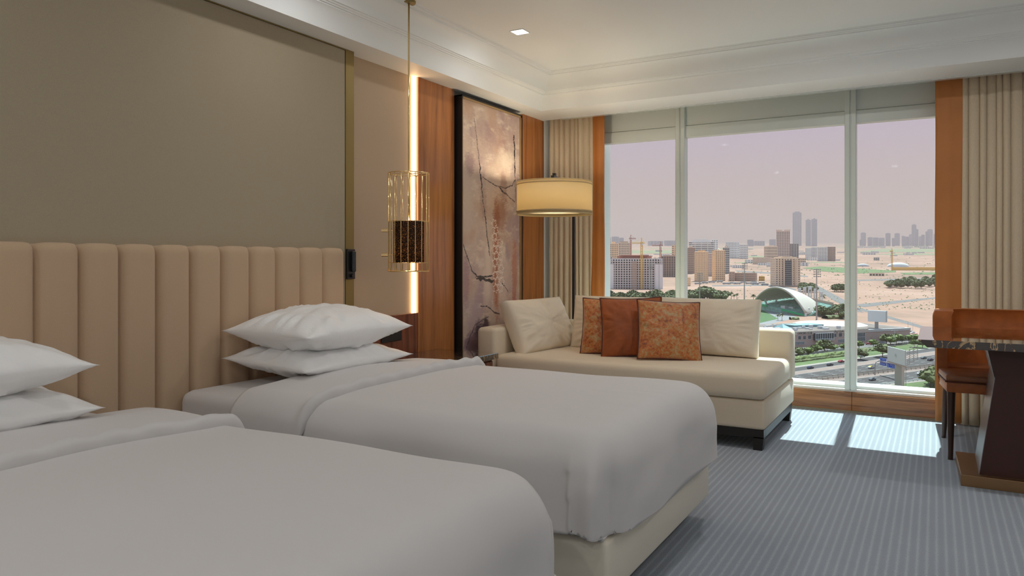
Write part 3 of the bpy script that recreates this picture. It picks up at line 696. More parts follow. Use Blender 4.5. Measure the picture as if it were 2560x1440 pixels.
for p in tubep:
    for s1, s2 in ((-1, -1), (1, -1), (1, 1), (-1, 1)): vs.append(bm.verts.new(p+side*s1+Vector((0, 0, .011))*s2))
for f in ((0, 1, 2, 3), (7, 6, 5, 4), (0, 4, 5, 1), (1, 5, 6, 2), (2, 6, 7, 3), (3, 7, 4, 0)): bm.faces.new([vs[i] for i in f])
obj('arm', bm, M['black'], fl)
bm = B(); box(bm, (scx-.012, scy-.012, zarm-.03), (scx+.012, scy+.012, zarm+.022)); obj('arm_joint', bm, M['black'], fl)
zs_t, zs_b = EYE+(650-456)/FPX*sd, EYE+(650-536)/FPX*sd; Rs = 94/FPX*sd
def shade_mat(name, c, tr):
    m = bpy.data.materials.new(name); m.use_nodes = True; n = m.node_tree; n.nodes.clear()
    o = n.nodes.new('ShaderNodeOutputMaterial'); mx = n.nodes.new('ShaderNodeMixShader'); d = n.nodes.new('ShaderNodeBsdfDiffuse'); t = n.nodes.new('ShaderNodeBsdfTranslucent')
    d.inputs[0].default_value = c+(1,); t.inputs[0].default_value = c+(1,); mx.inputs[0].default_value = tr
    lk(n, d.outputs[0], mx.inputs[1]); lk(n, t.outputs[0], mx.inputs[2]); lk(n, mx.outputs[0], o.inputs[0]); return m
M['shade'] = shade_mat('cream_lampshade', (.74, .64, .43), .5)
bm = B(); lathe(bm, (scx, scy, 0), [(Rs, zs_b), (Rs, zs_t)], 64); s_ = obj('lamp_shade', bm, M['shade'], fl, smooth=True)
q = s_.modifiers.new('t', 'SOLIDIFY'); q.thickness = .002
for z in (zs_t, zs_b, zs_b+.022, zs_t-.02):
    bm = B(); lathe(bm, (scx, scy, 0), [(Rs+.003, z-.004), (Rs+.005, z), (Rs+.003, z+.004), (Rs-.003, z+.004), (Rs-.003, z-.004), (Rs+.003, z-.004)], 64)
    obj('shade_trim', bm, M['shade'], fl, smooth=True)
bm = B(); lathe(bm, (scx, scy, 0), [(.001, zs_b+.024), (Rs-.004, zs_b+.024)], 48); obj('diffuser', bm, shade_mat('diffuser_fabric', (.62, .55, .42), .6), fl)
bm = B(); tube(bm, [(scx, scy, zarm-.02), (scx, scy, zs_t-.07)], .008, 8); tube(bm, [(scx, scy, zs_t-.07), (scx, scy, zs_t-.12)], .02, 12)
for k in range(3):
    a = k*2*math.pi/3; tube(bm, [(scx, scy, zs_t-.03), (scx+Rs*math.cos(a), scy+Rs*math.sin(a), zs_t-.002)], .002, 6)
obj('shade_fitter', bm, M['black'], fl)
L = bpy.data.lights.new('lamp_bulb', 'POINT'); L.energy = 21; L.color = (1, .83, .60); L.shadow_soft_size = .05
o = bpy.data.objects.new('lamp_bulb', L); C.objects.link(o); o.parent = fl; o.location = (scx-lx_, scy-ly_, zs_t-.09)

# ------------------------------------------------------------------ curtains
def curtain(x0, x1, y, amp, folds, seed, z0=.012, z1=2.70, th=.004):
    bm = B(); n = folds*12; nz_ = 22; P = []; r_ = random.Random(seed); ws = [r_.uniform(.7, 1.35) for _ in range(folds)]; tot = sum(ws); cum = [0]
    for w_ in ws: cum.append(cum[-1]+w_/tot)
    for i in range(n+1):
        f = min(folds-1, i//12); q = (i-f*12)/12; t = cum[f]+(cum[f+1]-cum[f])*q; row = []
        for k in range(nz_+1):
            h = k/nz_; sw = .5+.5*math.sin(math.pi*(q)); a = amp*(.8+.5*nz(f*.9, h*1.3, seed+4))*(1-.25*h)
            x = x0+(x1-x0)*t+.010*nz(t*5, h*1.6, seed+2)*min(1, 4*t, 4-4*t)
            row.append(Vector((x, y+amp*.5-a*max(0, math.sin(math.pi*q))**.55, z0+(z1-z0)*h)))
        P.append(row)
    grid(bm, P); return bm
def curtain_thing(x0, x1, xo0, xo1, label, seed, folds):
    t = thing('curtain', label, 'curtain', ((x0+x1)/2, 6.28, 0), 'full-height sand curtains')
    o = obj('drape', curtain(x0, x1, 6.27, .042, folds, seed), M['curtain'], t, smooth=True); o.modifiers.new('t', 'SOLIDIFY').thickness = .003
    bm = B(); P = []
    for i in range(9):
        f = i/8; row = []
        for k in range(20):
            h = k/19; row.append(Vector((xo0+(xo1-xo0)*f+.01*nz(h*3, f, seed), 6.275+.022*math.sin(f*math.pi*1.0+.4*nz(h*2, 3, seed))-.03*(1-abs(2*f-1)), .02+2.68*h)))
        P.append(row)
    grid(bm, P); o = obj('leading_band', bm, M['orange'], t, smooth=True); o.modifiers.new('t', 'SOLIDIFY').thickness = .006
    o['label'] = 'burnt orange leather edge band'
curtain_thing(-3.188, on_y(1481, 650, 6.25).x, on_y(1478, 650, 6.27).x, on_y(1511, 650, 6.27).x, 'sand curtain with an orange edge band at the left of the window', 3, 9)
curtain_thing(on_y(2403, 650, 6.25).x, .98, on_y(2338, 650, 6.27).x, on_y(2408, 650, 6.27).x, 'sand curtain with an orange edge band at the right, behind the chair', 8, 16)
bm = B(); box(bm, (XL, 6.23, 2.70), (XR, 6.31, 2.73)); struct('trim_12', bm, M['ceil'])

# ------------------------------------------------------------------ desk
dk = thing('desk', 'desk with a black and gold marble top on an hourglass pedestal', 'desk', (.75, 5.0, 0))
DX0, DX1, DY0, DY1, DZ = -.085, 1.62, 4.52, 5.44, .775
bm = B(); prism(bm, [(DX0, DZ), (DX0+.045, DZ-.04), (DX1, DZ-.04), (DX1, DZ)], 'y', DY0, DY1, 0); obj('marble_top', bm, M['marble'], dk)
PY0, PY1 = 4.66, 5.10
pp = [(.200, .06), (.27, .58), (.238, DZ-.04), (1.33, DZ-.04), (1.30, .58), (1.37, .06)]
bm = B(); prism(bm, pp, 'y', PY0, PY1); obj('pedestal', bm, M['deskw'], dk)
bm = B()
for k in ((0, 1), (1, 2)):
    a, b = pp[k[0]], pp[k[1]]; q = [bm.verts.new(v) for v in ((a[0]-.002, PY0-.002, a[1]), (a[0]-.002, PY1, a[1]), (b[0]-.002, PY1, b[1]), (b[0]-.002, PY0-.002, b[1]))]; bm.faces.new(q)
o = obj('metal_side', bm, M['steel'], dk); o.modifiers.new('t', 'SOLIDIFY').thickness = .003; o['label'] = 'brushed metal side sheet of the pedestal'
bm = B(); prism(bm, [(.115, PY0-.055), (.100, PY1+.05), (1.5, PY1+.05), (1.5, PY0-.055)], 'z', 0, .06, .002); obj('base_plate', bm, M['bronze'], dk)

# ------------------------------------------------------------------ desk chair
ch = thing('desk_chair', 'tan leather tub chair with dark tapered legs behind the desk', 'chair', (.36, 5.5, 0))
cx0, cx1, cyf, cyb = .005, .66, 5.20, 5.90
def tub(off, z, k=0):
    """half-plan of the tub shell, offset inwards"""
    pts = []; r = .19; a = off
    pts.append((cx0+a, cyf+k)); 
    for q in range(0, 9):
        t = q/8*math.pi/2; pts.append((cx0+r-(r-a)*math.cos(t), cyb-r+(r-a)*math.sin(t)))
    for q in range(0, 9):
        t = q/8*math.pi/2; pts.append((cx1-r+(r-a)*math.sin(t), cyb-r+(r-a)*math.cos(t)))
    pts.append((cx1-a, cyf+k)); return pts
def shell(zprof, t_in, kf):
    bm = B(); outer = [[bm.verts.new((x, y, z)) for x, y in tub(o_, z, kf(z))] for z, o_ in zprof]
    inner = [[bm.verts.new((x, y, z)) for x, y in tub(o_+t_in, z, kf(z))] for z, o_ in zprof]
    n = len(outer[0])
    for A, Bv in zip(outer, outer[1:]):
        for i in range(n-1): bm.faces.new((A[i], A[i+1], Bv[i+1], Bv[i]))
    for A, Bv in zip(inner, inner[1:]):
        for i in range(n-1): bm.faces.new((A[i+1], A[i], Bv[i], Bv[i+1]))
    for a, b in ((outer[-1], inner[-1]), (inner[0], outer[0])):
        for i in range(n-1): bm.faces.new((a[i], a[i+1], b[i+1], b[i]))
    for i in (0, n-1):
        for A, Bv, Cv, D in zip(outer, outer[1:], inner, inner[1:]): bm.faces.new((A[i], Bv[i], D[i], Cv[i]))
    bmesh.ops.bevel(bm, geom=[e for e in bm.edges if len(e.link_faces) == 2 and e.calc_face_angle(0) > 1.0], offset=.010, segments=3, affect='EDGES', profile=.5)
    return bm
obj('tub_shell', shell([(.42, .012), (.5, .0), (.74, .0)], .06, lambda z: .28+.02*max(0, (z-.50)/.24)), M['leather'], ch, smooth=True, auto=50)
obj('back_roll', shell([(.725, -.018), (.78, -.024), (.84, -.024), (.872, -.012)], .105, lambda z: .30), M['leather'], ch, smooth=True, auto=50)
sp_ = [(.012, 5.48), (.05, 5.165), (.615, 5.165), (.653, 5.48), (.60, 5.84), (.065, 5.84)]
bm = B(); prism(bm, sp_, 'z', .468, .512, .014); obj('seat_cushion', bm, M['leather2'], ch, smooth=True, auto=40)
bm = B(); prism(bm, [(x+(.333-x)*.02, y+.006) for x, y in sp_], 'z', .405, .468, .006); obj('seat_rail', bm, M['leather'], ch, smooth=True, auto=40)
bm = B(); tube(bm, [(x, y, .470) for x, y in sp_]+[(sp_[0][0], sp_[0][1], .470)], .005, 6); obj('piping', bm, M['piping'], ch)
for (x, y, dx, dy) in ((cx0+.075, cyf+.015, -.005, -.035), (cx1-.075, cyf+.015, .005, -.035), (cx0+.06, cyb-.12, -.02, .015), (cx1-.06, cyb-.12, .02, .015)):
    bm = B(); tube(bm, [(x, y, .41), (x+dx, y+dy, .0)], .024, 14, r2=.014); obj('leg', bm, M['chairleg'], ch, smooth=True, auto=40)
# ================================================================== the city beyond the glass
HG, KG = 75.0, .0259          # eye above the plain, gentle rise of the plain with distance
def gd(py): return HG/((py-HOR)/FPX+KG)
def G(px, py, lift=0):
    d = gd(py); r = ray(px, py); return Vector((r.x*d, r.y*d, EYE-HG+KG*d+lift))
def D(px, d, z=0):             # point on the plain at image column px and distance d
    u = (px-1280)/FPX; return Vector(((u*cs-sn)*d, (u*sn+cs)*d, EYE-HG+KG*d+z))
def ht(dpy, d): return dpy/FPX*d
M['sand'] = mat('desert_sand', (.36, .255, .195), .95, var=(.006, .16))
def sandmat():
    m = bpy.data.materials.new('desert_sand'); m.use_nodes = True; n = m.node_tree; b = n.nodes['Principled BSDF']; co = n.nodes.new('ShaderNodeTexCoord')
    a = n.nodes.new('ShaderNodeTexNoise'); a.inputs['Scale'].default_value = .0032; a.inputs['Detail'].default_value = 9; a.inputs['Roughness'].default_value = .62; a.inputs['Distortion'].default_value = .6
    c = n.nodes.new('ShaderNodeTexNoise'); c.inputs['Scale'].default_value = .03; c.inputs['Detail'].default_value = 6
    lk(n, co.outputs['Object'], a.inputs[0]); lk(n, co.outputs['Object'], c.inputs[0])
    s = n.nodes.new('ShaderNodeMath'); s.operation = 'MULTIPLY_ADD'; s.inputs[1].default_value = .35; lk(n, c.outputs['Fac'], s.inputs[0]); lk(n, a.outputs['Fac'], s.inputs[2])
    r = ramp(n, [(.44, (.175, .120, .095)), (.55, (.275, .172, .132)), (.68, (.35, .207, .157)), (.86, (.42, .262, .205))]); lk(n, s.outputs[0], r.inputs[0]); lk(n, r.outputs[0], b.inputs['Base Color'])
    b.inputs['Roughness'].default_value = 1; b.inputs['Specular IOR Level'].default_value = .05; return m
M['sand'] = sandmat()
M['grass'] = mat('grass', (.085, .12, .03), .9, var=(.08, .25)); M['pitch'] = mat('pitch_grass', (.05, .105, .025), .9, var=(.05, .1))
M['asph'] = mat('asphalt', (.05, .038, .038), .9, var=(.05, .1)); M['asph2'] = mat('pale_asphalt', (.14, .115, .11), .9, var=(.05, .12))
M['pave'] = mat('brick_paving', (.23, .155, .13), .9, var=(.2, .12)); M['kerb'] = mat('kerb', (.28, .225, .19), .8)
M['track'] = mat('running_track', (.22, .20, .205), .9); M['mark'] = mat('road_paint', (.42, .39, .37), .7)
M['leaf'] = mat('leaf_green', (.095, .10, .025), .8, var=(.25, .45)); M['leaf2'] = mat('leaf_olive', (.14, .15, .055), .8, var=(.25, .4)); M['leaf3'] = mat('leaf_bright', (.12, .145, .03), .8, var=(.3, .4))
M['bark'] = mat('bark', (.14, .10, .075), .9)
M['cglass'] = mat('building_glass', (.05, .06, .075), .15); M['cdark'] = mat('building_openings', (.055, .045, .05), .6)
M['tan'] = mat('tan_render', (.80, .54, .34), .85); M['tan2'] = mat('sand_render', (.72, .55, .42), .85); M['brown'] = mat('brown_render', (.42, .29, .23), .85)
M['pinkb'] = mat('pinkish_render', (.68, .52, .46), .85); M['whiteb'] = mat('white_cladding', (.74, .72, .72), .6); M['conc'] = mat('raw_concrete', (.70, .64, .64), .85)
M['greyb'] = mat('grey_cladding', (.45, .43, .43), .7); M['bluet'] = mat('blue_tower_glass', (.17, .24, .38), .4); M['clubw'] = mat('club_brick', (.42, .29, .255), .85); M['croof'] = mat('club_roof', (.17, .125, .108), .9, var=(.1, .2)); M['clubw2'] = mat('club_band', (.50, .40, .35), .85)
M['shell'] = mat('canopy_shell', (.50, .42, .36), .6); M['seat'] = mat('stand_seats', (.26, .40, .34), .7, var=(.3, .25)); M['green'] = mat('green_banner', (.03, .42, .16), .6)
M['yell'] = mat('crane_yellow', (.70, .42, .10), .5); M['red'] = mat('crane_red', (.38, .14, .10), .5); M['blue'] = mat('sign_blue', (.015, .09, .50), .5); M['wht'] = mat('plain_white', (.60, .585, .59), .6)
M['metal'] = mat('galvanised_steel', (.36, .33, .32), .5, .3); M['teal'] = mat('teal_roof', (.16, .27, .30), .5)

def flat(name, pts, m, lift, kind='structure', parent=None):
    bm = B(); bm.faces.new([bm.verts.new(p+Vector((0, 0, lift))) for p in pts]); o = obj(name, bm, m, parent); o['kind'] = kind; return o
# the plain itself, one sloping sheet carried out to the haze
bm = B(); R2_ = Vector((cs, sn, 0)); F2_ = Vector((-sn, cs, 0))
rows = []
for d in (60, 300, 800, 2000, 5000, 12000, 26000):
    rows.append([R2_*(f*max(d, 300)*1.1)+F2_*d+Vector((0, 0, EYE-HG+KG*d)) for f in (-1, -.3, .2, .6, 1)])
grid(bm, rows); struct('ground', bm, M['sand'])
def gp(L): return [G(*p) for p in L]
L1 = lambda x0, y0, x1, y1: [(x0, y0), (x1, y1)]
# near district: verges, roads, park; the strips sit a few centimetres over the plain
flat('verge', gp([(1600, 985), (1600, 905), (2115, 868), (2420, 838), (2420, 1010), (2000, 1040)]), M['grass'], .02)
flat('pavement', gp([(1900, 906), (2119, 873), (2119, 862), (1900, 874)]), M['asph2'], .05)
flat('pavement', gp([(2119, 873), (2420, 846), (2420, 828), (2119, 862)]), M['asph2'], .05)
hw = sroot('highway', D(2100, 430))
def lane(a, b, m, lift, name):
    bm = B(); bm.faces.new([bm.verts.new(p+Vector((0, 0, lift))) for p in gp(a)+gp(b)[::-1]]); return obj(name, bm, m, hw)
X0, X1 = 1700, 2600
def ln(xa, ya, xb, yb): m_ = (yb-ya)/(xb-xa); return [(X0, ya+m_*(X0-xa)), (X1, yb+m_*(X1-xb))]
svf, svn = ln(1990, 919, 2340, 869), ln(1990, 929, 2340, 877.5)
mff, mfn = ln(1990, 937, 2340, 887), ln(1990, 951, 2340, 912)
mnf, mnn = ln(1990, 966, 2340, 922), ln(1990, 986, 2340, 946)
lane(ln(1990, 915.5, 2340, 867), svf, M['kerb'], .07, 'kerb'); lane(svf, svn, M['asph'], .06, 'service_road')
lane(svn, mff, M['pave'], .07, 'footpath'); lane(mff, mfn, M['asph'], .06, 'far_carriageway')
lane(mfn, mnf, M['pave'], .07, 'median_strip'); lane(mnf, mnn, M['asph'], .06, 'near_carriageway'); lane(mnn, ln(1990, 990.5, 2340, 950), M['kerb'], .08, 'kerb')
bm = B()     # lane dashes
def along(Lp, t): return (Lp[0][0]+(Lp[1][0]-Lp[0][0])*t, Lp[0][1]+(Lp[1][1]-Lp[0][1])*t)
for (A_, B_, nl) in ((mff, mfn, 4), (mnf, mnn, 4)):
    for q in range(1, nl+1):
        w_ = q/(nl+1); a0 = G(*A_[0]).lerp(G(*B_[0]), w_); a1 = G(*A_[1]).lerp(G(*B_[1]), w_); dv_ = (a1-a0); Ld = dv_.length; dv_.normalize(); sd_ = Vector((-dv_.y, dv_.x, 0))*.14
        s_ = 0
        while s_ < Ld:
            p = a0+dv_*s_+Vector((0, 0, .09)); e = p+dv_*4; bm.faces.new([bm.verts.new(v) for v in (p-sd_, e-sd_, e+sd_, p+sd_)]); s_ += 12
for Lp in (svf, svn, mff, mfn, mnf, mnn):
    a0, a1 = G(*Lp[0]), G(*Lp[1]); dv_ = (a1-a0).normalized(); sd_ = Vector((-dv_.y, dv_.x, 0))*.12; u3 = Vector((0, 0, .085)); bm.faces.new([bm.verts.new(v+u3) for v in (a0-sd_, a1-sd_, a1+sd_, a0+sd_)])
o = obj('lane_marking', bm, M['mark'], hw); o['kind'] = 'stuff'
def rail(Lp, h, post, m, name, sub=.25, t0=0, t1=1):
    a0, a1 = G(*along(Lp, t0)), G(*along(Lp, t1)); n_ = int((a1-a0).length/post); bm = B(); dv_ = (a1-a0).normalized(); nn = Vector((-dv_.y, dv_.x, 0))*.12
    for z in (h*.55, h*.95):
        vs = [bm.verts.new(v) for v in (a0-nn+Vector((0, 0, z-sub/2)), a1-nn+Vector((0, 0, z-sub/2)), a1-nn+Vector((0, 0, z+sub/2)), a0-nn+Vector((0, 0, z+sub/2)), a0+nn+Vector((0, 0, z-sub/2)), a1+nn+Vector((0, 0, z-sub/2)), a1+nn+Vector((0, 0, z+sub/2)), a0+nn+Vector((0, 0, z+sub/2)))]
        for f in ((0, 1, 2, 3), (5, 4, 7, 6), (3, 2, 6, 7), (4, 5, 1, 0)): bm.faces.new([vs[i] for i in f])
    for k in range(n_+1):
        p = a0.lerp(a1, k/n_); box(bm, (p.x-.14, p.y-.14, p.z), (p.x+.14, p.y+.14, p.z+h))
    return obj(name, bm, m, hw)
for dy, nm in ((1.5, 0), (6.2, 1), (9, 2)):
    Lp = [(mfn[0][0], mfn[0][1]+dy), (mfn[1][0], mfn[1][1]+dy*.45)]; rail(Lp, 1.0, 4, M['kerb'], 'guard_rail')
rail([(p[0], p[1]+1.2) for p in mnn], .9, 3.5, M['wht'], 'guard_rail')
# sports ground, park lawns, sandy lots
flat('pitch', gp([(1560, 762), (1880, 760), (1946, 797), (1880, 812), (1560, 812)]), M['pitch'], .05)
flat('running_track', gp([(1560, 754), (1884, 752), (1996, 794), (1900, 816), (1560, 826)]), M['track'], .03)
flat('lawn', gp([(1500, 770), (1500, 752), (1700, 749), (1888, 748), (1888, 757), (1700, 760)]), M['grass'], .04)
flat('playing_field', gp([(1500, 768), (1500, 757), (1690, 752), (1690, 762)]), M['pitch'], .05)
flat('playing_field', gp([(2006, 670), (2050, 666), (2125, 670), (2240, 677), (2240, 681), (2140, 684), (2060, 679)]), M['grass'], .3)
flat('playing_field', gp([(2250, 682), (2420, 680), (2420, 686), (2260, 687)]), M['grass'], .3)
flat('side_road', gp([(2024, 714), (2040, 712), (2130, 760), (2160, 782), (2135, 778), (2085, 752)]), M['asph2'], .05)
flat('side_road', gp([(2138, 772), (2145, 768), (2400, 842), (2400, 850)]), M['asph2'], .05)
flat('side_road', gp([(1780, 713), (1925, 711), (1990, 722), (1990, 726), (1920, 715), (1780, 716)]), M['asph2'], .05)
flat('side_road', gp([(1840, 676), (1930, 681), (2020, 690), (2020, 693), (1930, 685), (1840, 679)]), M['asph2'], .1)
flat('side_road', gp([(2130, 762), (2350, 742), (2350, 745), (2160, 768)]), M['asph2'], .1)
flat('side_road', gp([(2120, 700), (2350, 694), (2350, 697), (2120, 703.5)]), M['asph2'], .1)
for a in [(1560, 620, 1900, 621.6), (1990, 619, 2360, 617.5), (1700, 628, 1880, 631), (1820, 640, 1930, 643), (2140, 622, 2360, 630), (1500, 626, 1720, 633), (2010, 655, 2130, 657), (1830, 655, 1940, 658), (2180, 634, 2350, 637)]:
    x0, y0, x1, y1 = a; flat('scrub_belt', gp([(x0, y1), (x0+(x1-x0)*.3, y0), (x1, y0+.3), (x1-(x1-x0)*.1, y1+.6)]), M['leaf2'], .5)

# ------------------------------------------------------------------ towers with recessed windows
def facade(bw, bg, o, U, W, H, nf, nc, wf=.5, hf=.5, dep=.6, z0=0):
    """grid of recessed windows on a wall starting at o, running along U (unit), outward normal = U x Z"""
    N = U.cross(Vector((0, 0, 1))); Z = Vector((0, 0, 1)); cw, chh = W/nc, (H-z0)/nf
    def q(bm, a, b, c, d): bm.faces.new([bm.verts.new(v) for v in (a, b, c, d)])
    xs_ = [0]; zs_ = [0]
    if z0: q(bw, o, o+U*W, o+U*W+Z*z0, o+Z*z0)
    o = o+Z*z0
    for i in range(nc):   # piers full height
        a = o+U*(cw*i); l = cw*(1-wf)/2; q(bw, a, a+U*l, a+U*l+Z*(H-z0), a+Z*(H-z0)); b = a+U*(cw-l); q(bw, b, b+U*l, b+U*l+Z*(H-z0), b+Z*(H-z0))
        for j in range(nf):
            m0, m1 = chh*(1-hf)/2, chh*(1+hf)/2; c = a+U*l+Z*(chh*j); ww = cw-2*l
            q(bw, c, c+U*ww, c+U*ww+Z*m0, c+Z*m0); q(bw, c+Z*m1, c+U*ww+Z*m1, c+U*ww+Z*chh, c+Z*chh)
            e = c+Z*m0; f = c+Z*m1; I = -N*dep
            q(bw, e, e+U*ww, e+U*ww+I, e+I); q(bw, f+I, f+U*ww+I, f+U*ww, f); q(bw, e, e+I, f+I, f); q(bw, e+U*ww+I, e+U*ww, f+U*ww, f+U*ww+I)
            q(bg, e+I, e+U*ww+I, f+U*ww+I, f+I)
def block(root, w, dp, h, nf, nc, ns, m, mg, x=0, y=0, z=0, name='body', **k):
    bw, bg = B(), B(); X, Y = Vector((1, 0, 0)), Vector((0, 1, 0)); o = Vector((x-w/2, y, z))
    facade(bw, bg, o, X, w, h, nf, nc, **k); facade(bw, bg, o+X*w, Y, dp, h, nf, ns, **k); facade(bw, bg, o+Y*dp, -Y, dp, h, nf, ns, **k)
    t = o+Vector((0, 0, h)); bw.faces.new([bw.verts.new(v) for v in (t, t+X*w, t+X*w+Y*dp, t+Y*dp)]); a = o+Y*dp; bw.faces.new([bw.verts.new(v) for v in (a, a+X*w, a+X*w+Vector((0, 0, h)), a+Vector((0, 0, h)))])
    pw, pt_ = min(w, dp)*.03, h*.012+.4
    for a, b in (((-w/2, 0), (w/2, pw)), ((-w/2, dp-pw), (w/2, dp)), ((-w/2, 0), (-w/2+pw, dp)), ((w/2-pw, 0), (w/2, dp))):
        box(bw, (x+a[0], y+a[1], z+h-.05), (x+b[0], y+b[1], z+h+pt_))
    ob = obj(name, bw, m, root, loc=1); og = obj('window', bg, mg, root, loc=1); og['kind'] = 'stuff'; return ob
def tower(px0, px1, top, base, label, m='tan', nf=12, nc=5, ns=3, dep_ratio=.7, yaw=0, mg='cdark', extra=None, group='buildings on the plain', **k):
    d = gd(base); pc = (px0+px1)/2; loc = D(pc, d); w = ht(px1-px0, d); a = math.radians(abs(yaw)); w_ = w/(math.cos(a)+dep_ratio*math.sin(a)); dp = w_*dep_ratio; h = ht(base-top, d)
    c = YAW-math.atan((pc-1280)/FPX)+math.radians(yaw)
    off = Matrix.Rotation(c, 3, 'Z') @ Vector((0, dp/2, 0)); loc = loc+F2_*(dp/2)-off; loc.z -= 1
    t = thing('building', label, 'building', loc, group); t.rotation_euler = (0, 0, c)
    block(t, w_, dp, h, nf, nc, ns, M[m], M[mg], **k)
    if extra: extra(t, w_, dp, h)
    return t
def roofbox(fr=.4, hh=.07, m='tan2', name='roof_house'):
    def f(t, w, dp, h):
        bm = B(); box(bm, (-w*fr/2, dp*.25, h), (w*fr/2, dp*.75, h+h*hh)); box(bm, (-w*fr/2-.3, dp*.25-.3, h+h*hh), (w*fr/2+.3, dp*.75+.3, h+h*hh+.5)); obj(name, bm, M[m], t, loc=1)
    return f
def dome(m='tan2'):
    def f(t, w, dp, h):
        r = min(w, dp)*.2; bm = B(); lathe(bm, (0, dp/2, h), [(r*1.1, 0), (r*1.1, r*.5), (r, r*.6), (r*.9, r*1.1), (r*.5, r*1.5), (.1, r*1.7)], 14); obj('roof_dome', bm, M[m], t, loc=1, smooth=True, auto=40)
        for sx in (-.42, .42):
            bm = B(); box(bm, (sx*w-w*.06, dp*.1, h), (sx*w+w*.06, dp*.3, h+h*.04)); obj('turret', bm, M[m], t, loc=1)
    return f
# hazy towers on the horizon
FB = 614.5
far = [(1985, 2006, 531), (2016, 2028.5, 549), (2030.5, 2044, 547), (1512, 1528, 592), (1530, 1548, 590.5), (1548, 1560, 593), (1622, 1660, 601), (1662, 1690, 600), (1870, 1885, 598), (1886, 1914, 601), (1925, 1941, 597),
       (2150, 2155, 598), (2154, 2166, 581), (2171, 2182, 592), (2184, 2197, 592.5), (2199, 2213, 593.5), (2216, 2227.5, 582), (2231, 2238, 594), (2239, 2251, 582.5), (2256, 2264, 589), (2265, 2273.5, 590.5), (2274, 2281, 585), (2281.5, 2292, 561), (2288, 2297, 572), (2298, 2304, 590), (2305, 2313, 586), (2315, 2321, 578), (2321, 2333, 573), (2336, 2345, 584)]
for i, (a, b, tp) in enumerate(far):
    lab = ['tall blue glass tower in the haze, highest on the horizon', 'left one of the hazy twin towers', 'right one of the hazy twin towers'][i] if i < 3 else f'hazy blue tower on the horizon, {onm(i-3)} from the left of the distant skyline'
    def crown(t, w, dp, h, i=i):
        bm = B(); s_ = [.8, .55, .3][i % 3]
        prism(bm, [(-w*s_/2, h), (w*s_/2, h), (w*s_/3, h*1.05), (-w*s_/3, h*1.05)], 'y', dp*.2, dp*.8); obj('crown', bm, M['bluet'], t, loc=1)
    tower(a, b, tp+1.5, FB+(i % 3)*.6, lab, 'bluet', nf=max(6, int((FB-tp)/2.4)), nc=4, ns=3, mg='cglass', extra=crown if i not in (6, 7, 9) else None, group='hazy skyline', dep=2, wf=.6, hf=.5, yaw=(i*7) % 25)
# mid-distance buildings
T = tower
T(1510, 1523, 607, 664, 'grey-brown block at the far left edge of the view', 'brown', 14, 3, 2, yaw=0, mg='cdark', extra=roofbox())
T(1523, 1546, 609, 661, 'golden apartment block behind the construction site, with a stepped top', 'tan', 11, 5, 3, yaw=12, extra=roofbox(.4, .1, 'tan'))
T(1545, 1579, 607, 658, 'pale arcaded apartment building behind the crane', 'tan2', 9, 8, 4, yaw=10, extra=roofbox(.6, .08, 'brown'), hf=.75, wf=.45)
T(1682, 1712, 613, 657, 'orange-tan block half hidden by the left mullion', 'tan', 9, 5, 3)
T(1496, 1533, 641, 700, 'brown office block left of the construction site', 'pinkb', 11, 6, 3, wf=.5, hf=.55)
T(1658, 1712, 640, 692, 'dark unfinished block behind the left mullion', 'brown', 12, 9, 4, mg='cdark', wf=.75, hf=.65, extra=roofbox(.8, .05, 'brown'))
T(1718, 1739, 619, 684, 'brown block right beside the left mullion', 'brown', 14, 5, 3, yaw=10, extra=roofbox())
def terraces(t, w, dp, h):
    for k in range(7):
        bm = B(); z = h*(.25+.11*k); s_ = 1-.05*k; box(bm, (-w/2*s_-2, -2, z), (w/2*s_+2, 3, z+h*.045)); obj('terrace', bm, M['whiteb'], t, loc=1)
    bm = B(); prism(bm, [(-w*.42, h), (w*.42, h), (w*.2, h*1.16), (-w*.25, h*1.16)], 'y', 2, dp*.8); obj('stepped_top', bm, M['whiteb'], t, loc=1)
T(1728, 1790, 604, 650, 'white horizontally banded office building with a stepped top', 'whiteb', 10, 4, 3, mg='cglass', wf=.92, hf=.5, extra=terraces)
T(1781, 1796, 599, 648, 'slim white block attached to the right of the banded building', 'whiteb', 11, 3, 2, mg='cglass')
T(1739, 1773, 629, 703, 'tan apartment tower with a blank end wall, left of the pair', 'tan', 15, 7, 3, yaw=-24, extra=roofbox(.5, .05, 'tan'), wf=.35, hf=.45)
T(1771, 1787, 633, 690, 'pinkish block between the two tan towers', 'pinkb', 14, 4, 3)
T(1783, 1815, 626, 702, 'tan apartment tower with a domed top, right of the pair', 'tan', 15, 5, 4, yaw=28, extra=dome('tan2'), wf=.45, hf=.45)
T(1809, 1825, 619, 684, 'grey glazed block behind the domed tan tower', 'greyb', 12, 4, 3, mg='cglass', wf=.7, hf=.6, extra=roofbox())
T(1818, 1851, 605, 646, 'white building with a punched lattice facade, taller half', 'whiteb', 9, 9, 3, mg='cglass', wf=.5, hf=.45)
T(1851, 1872, 611, 647, 'white building with a punched lattice facade, lower half', 'whiteb', 8, 6, 3, mg='cglass', wf=.5, hf=.45)
T(1888, 1932, 643, 661, 'low row of cream villas with flat roofs', 'tan2', 5, 14, 3, wf=.4, hf=.5)
T(1914, 1946, 616, 652, 'tan building with tall arched bays beside the twin-topped tower', 'tan2', 5, 9, 4, yaw=20, wf=.45, hf=.75, extra=roofbox(.5, .08, 'tan2'))
def twin(t, w, dp, h):
    for s_ in (-1, 1):
        bm = B(); box(bm, (s_*w*.30-w*.2, -1, h), (s_*w*.30+w*.2, dp+1, h*1.045)); box(bm, (s_*w*.30-w*.24, -2, h*1.045), (s_*w*.30+w*.24, dp+2, h*1.06)); obj('roof_head', bm, M['pinkb'], t, loc=1)
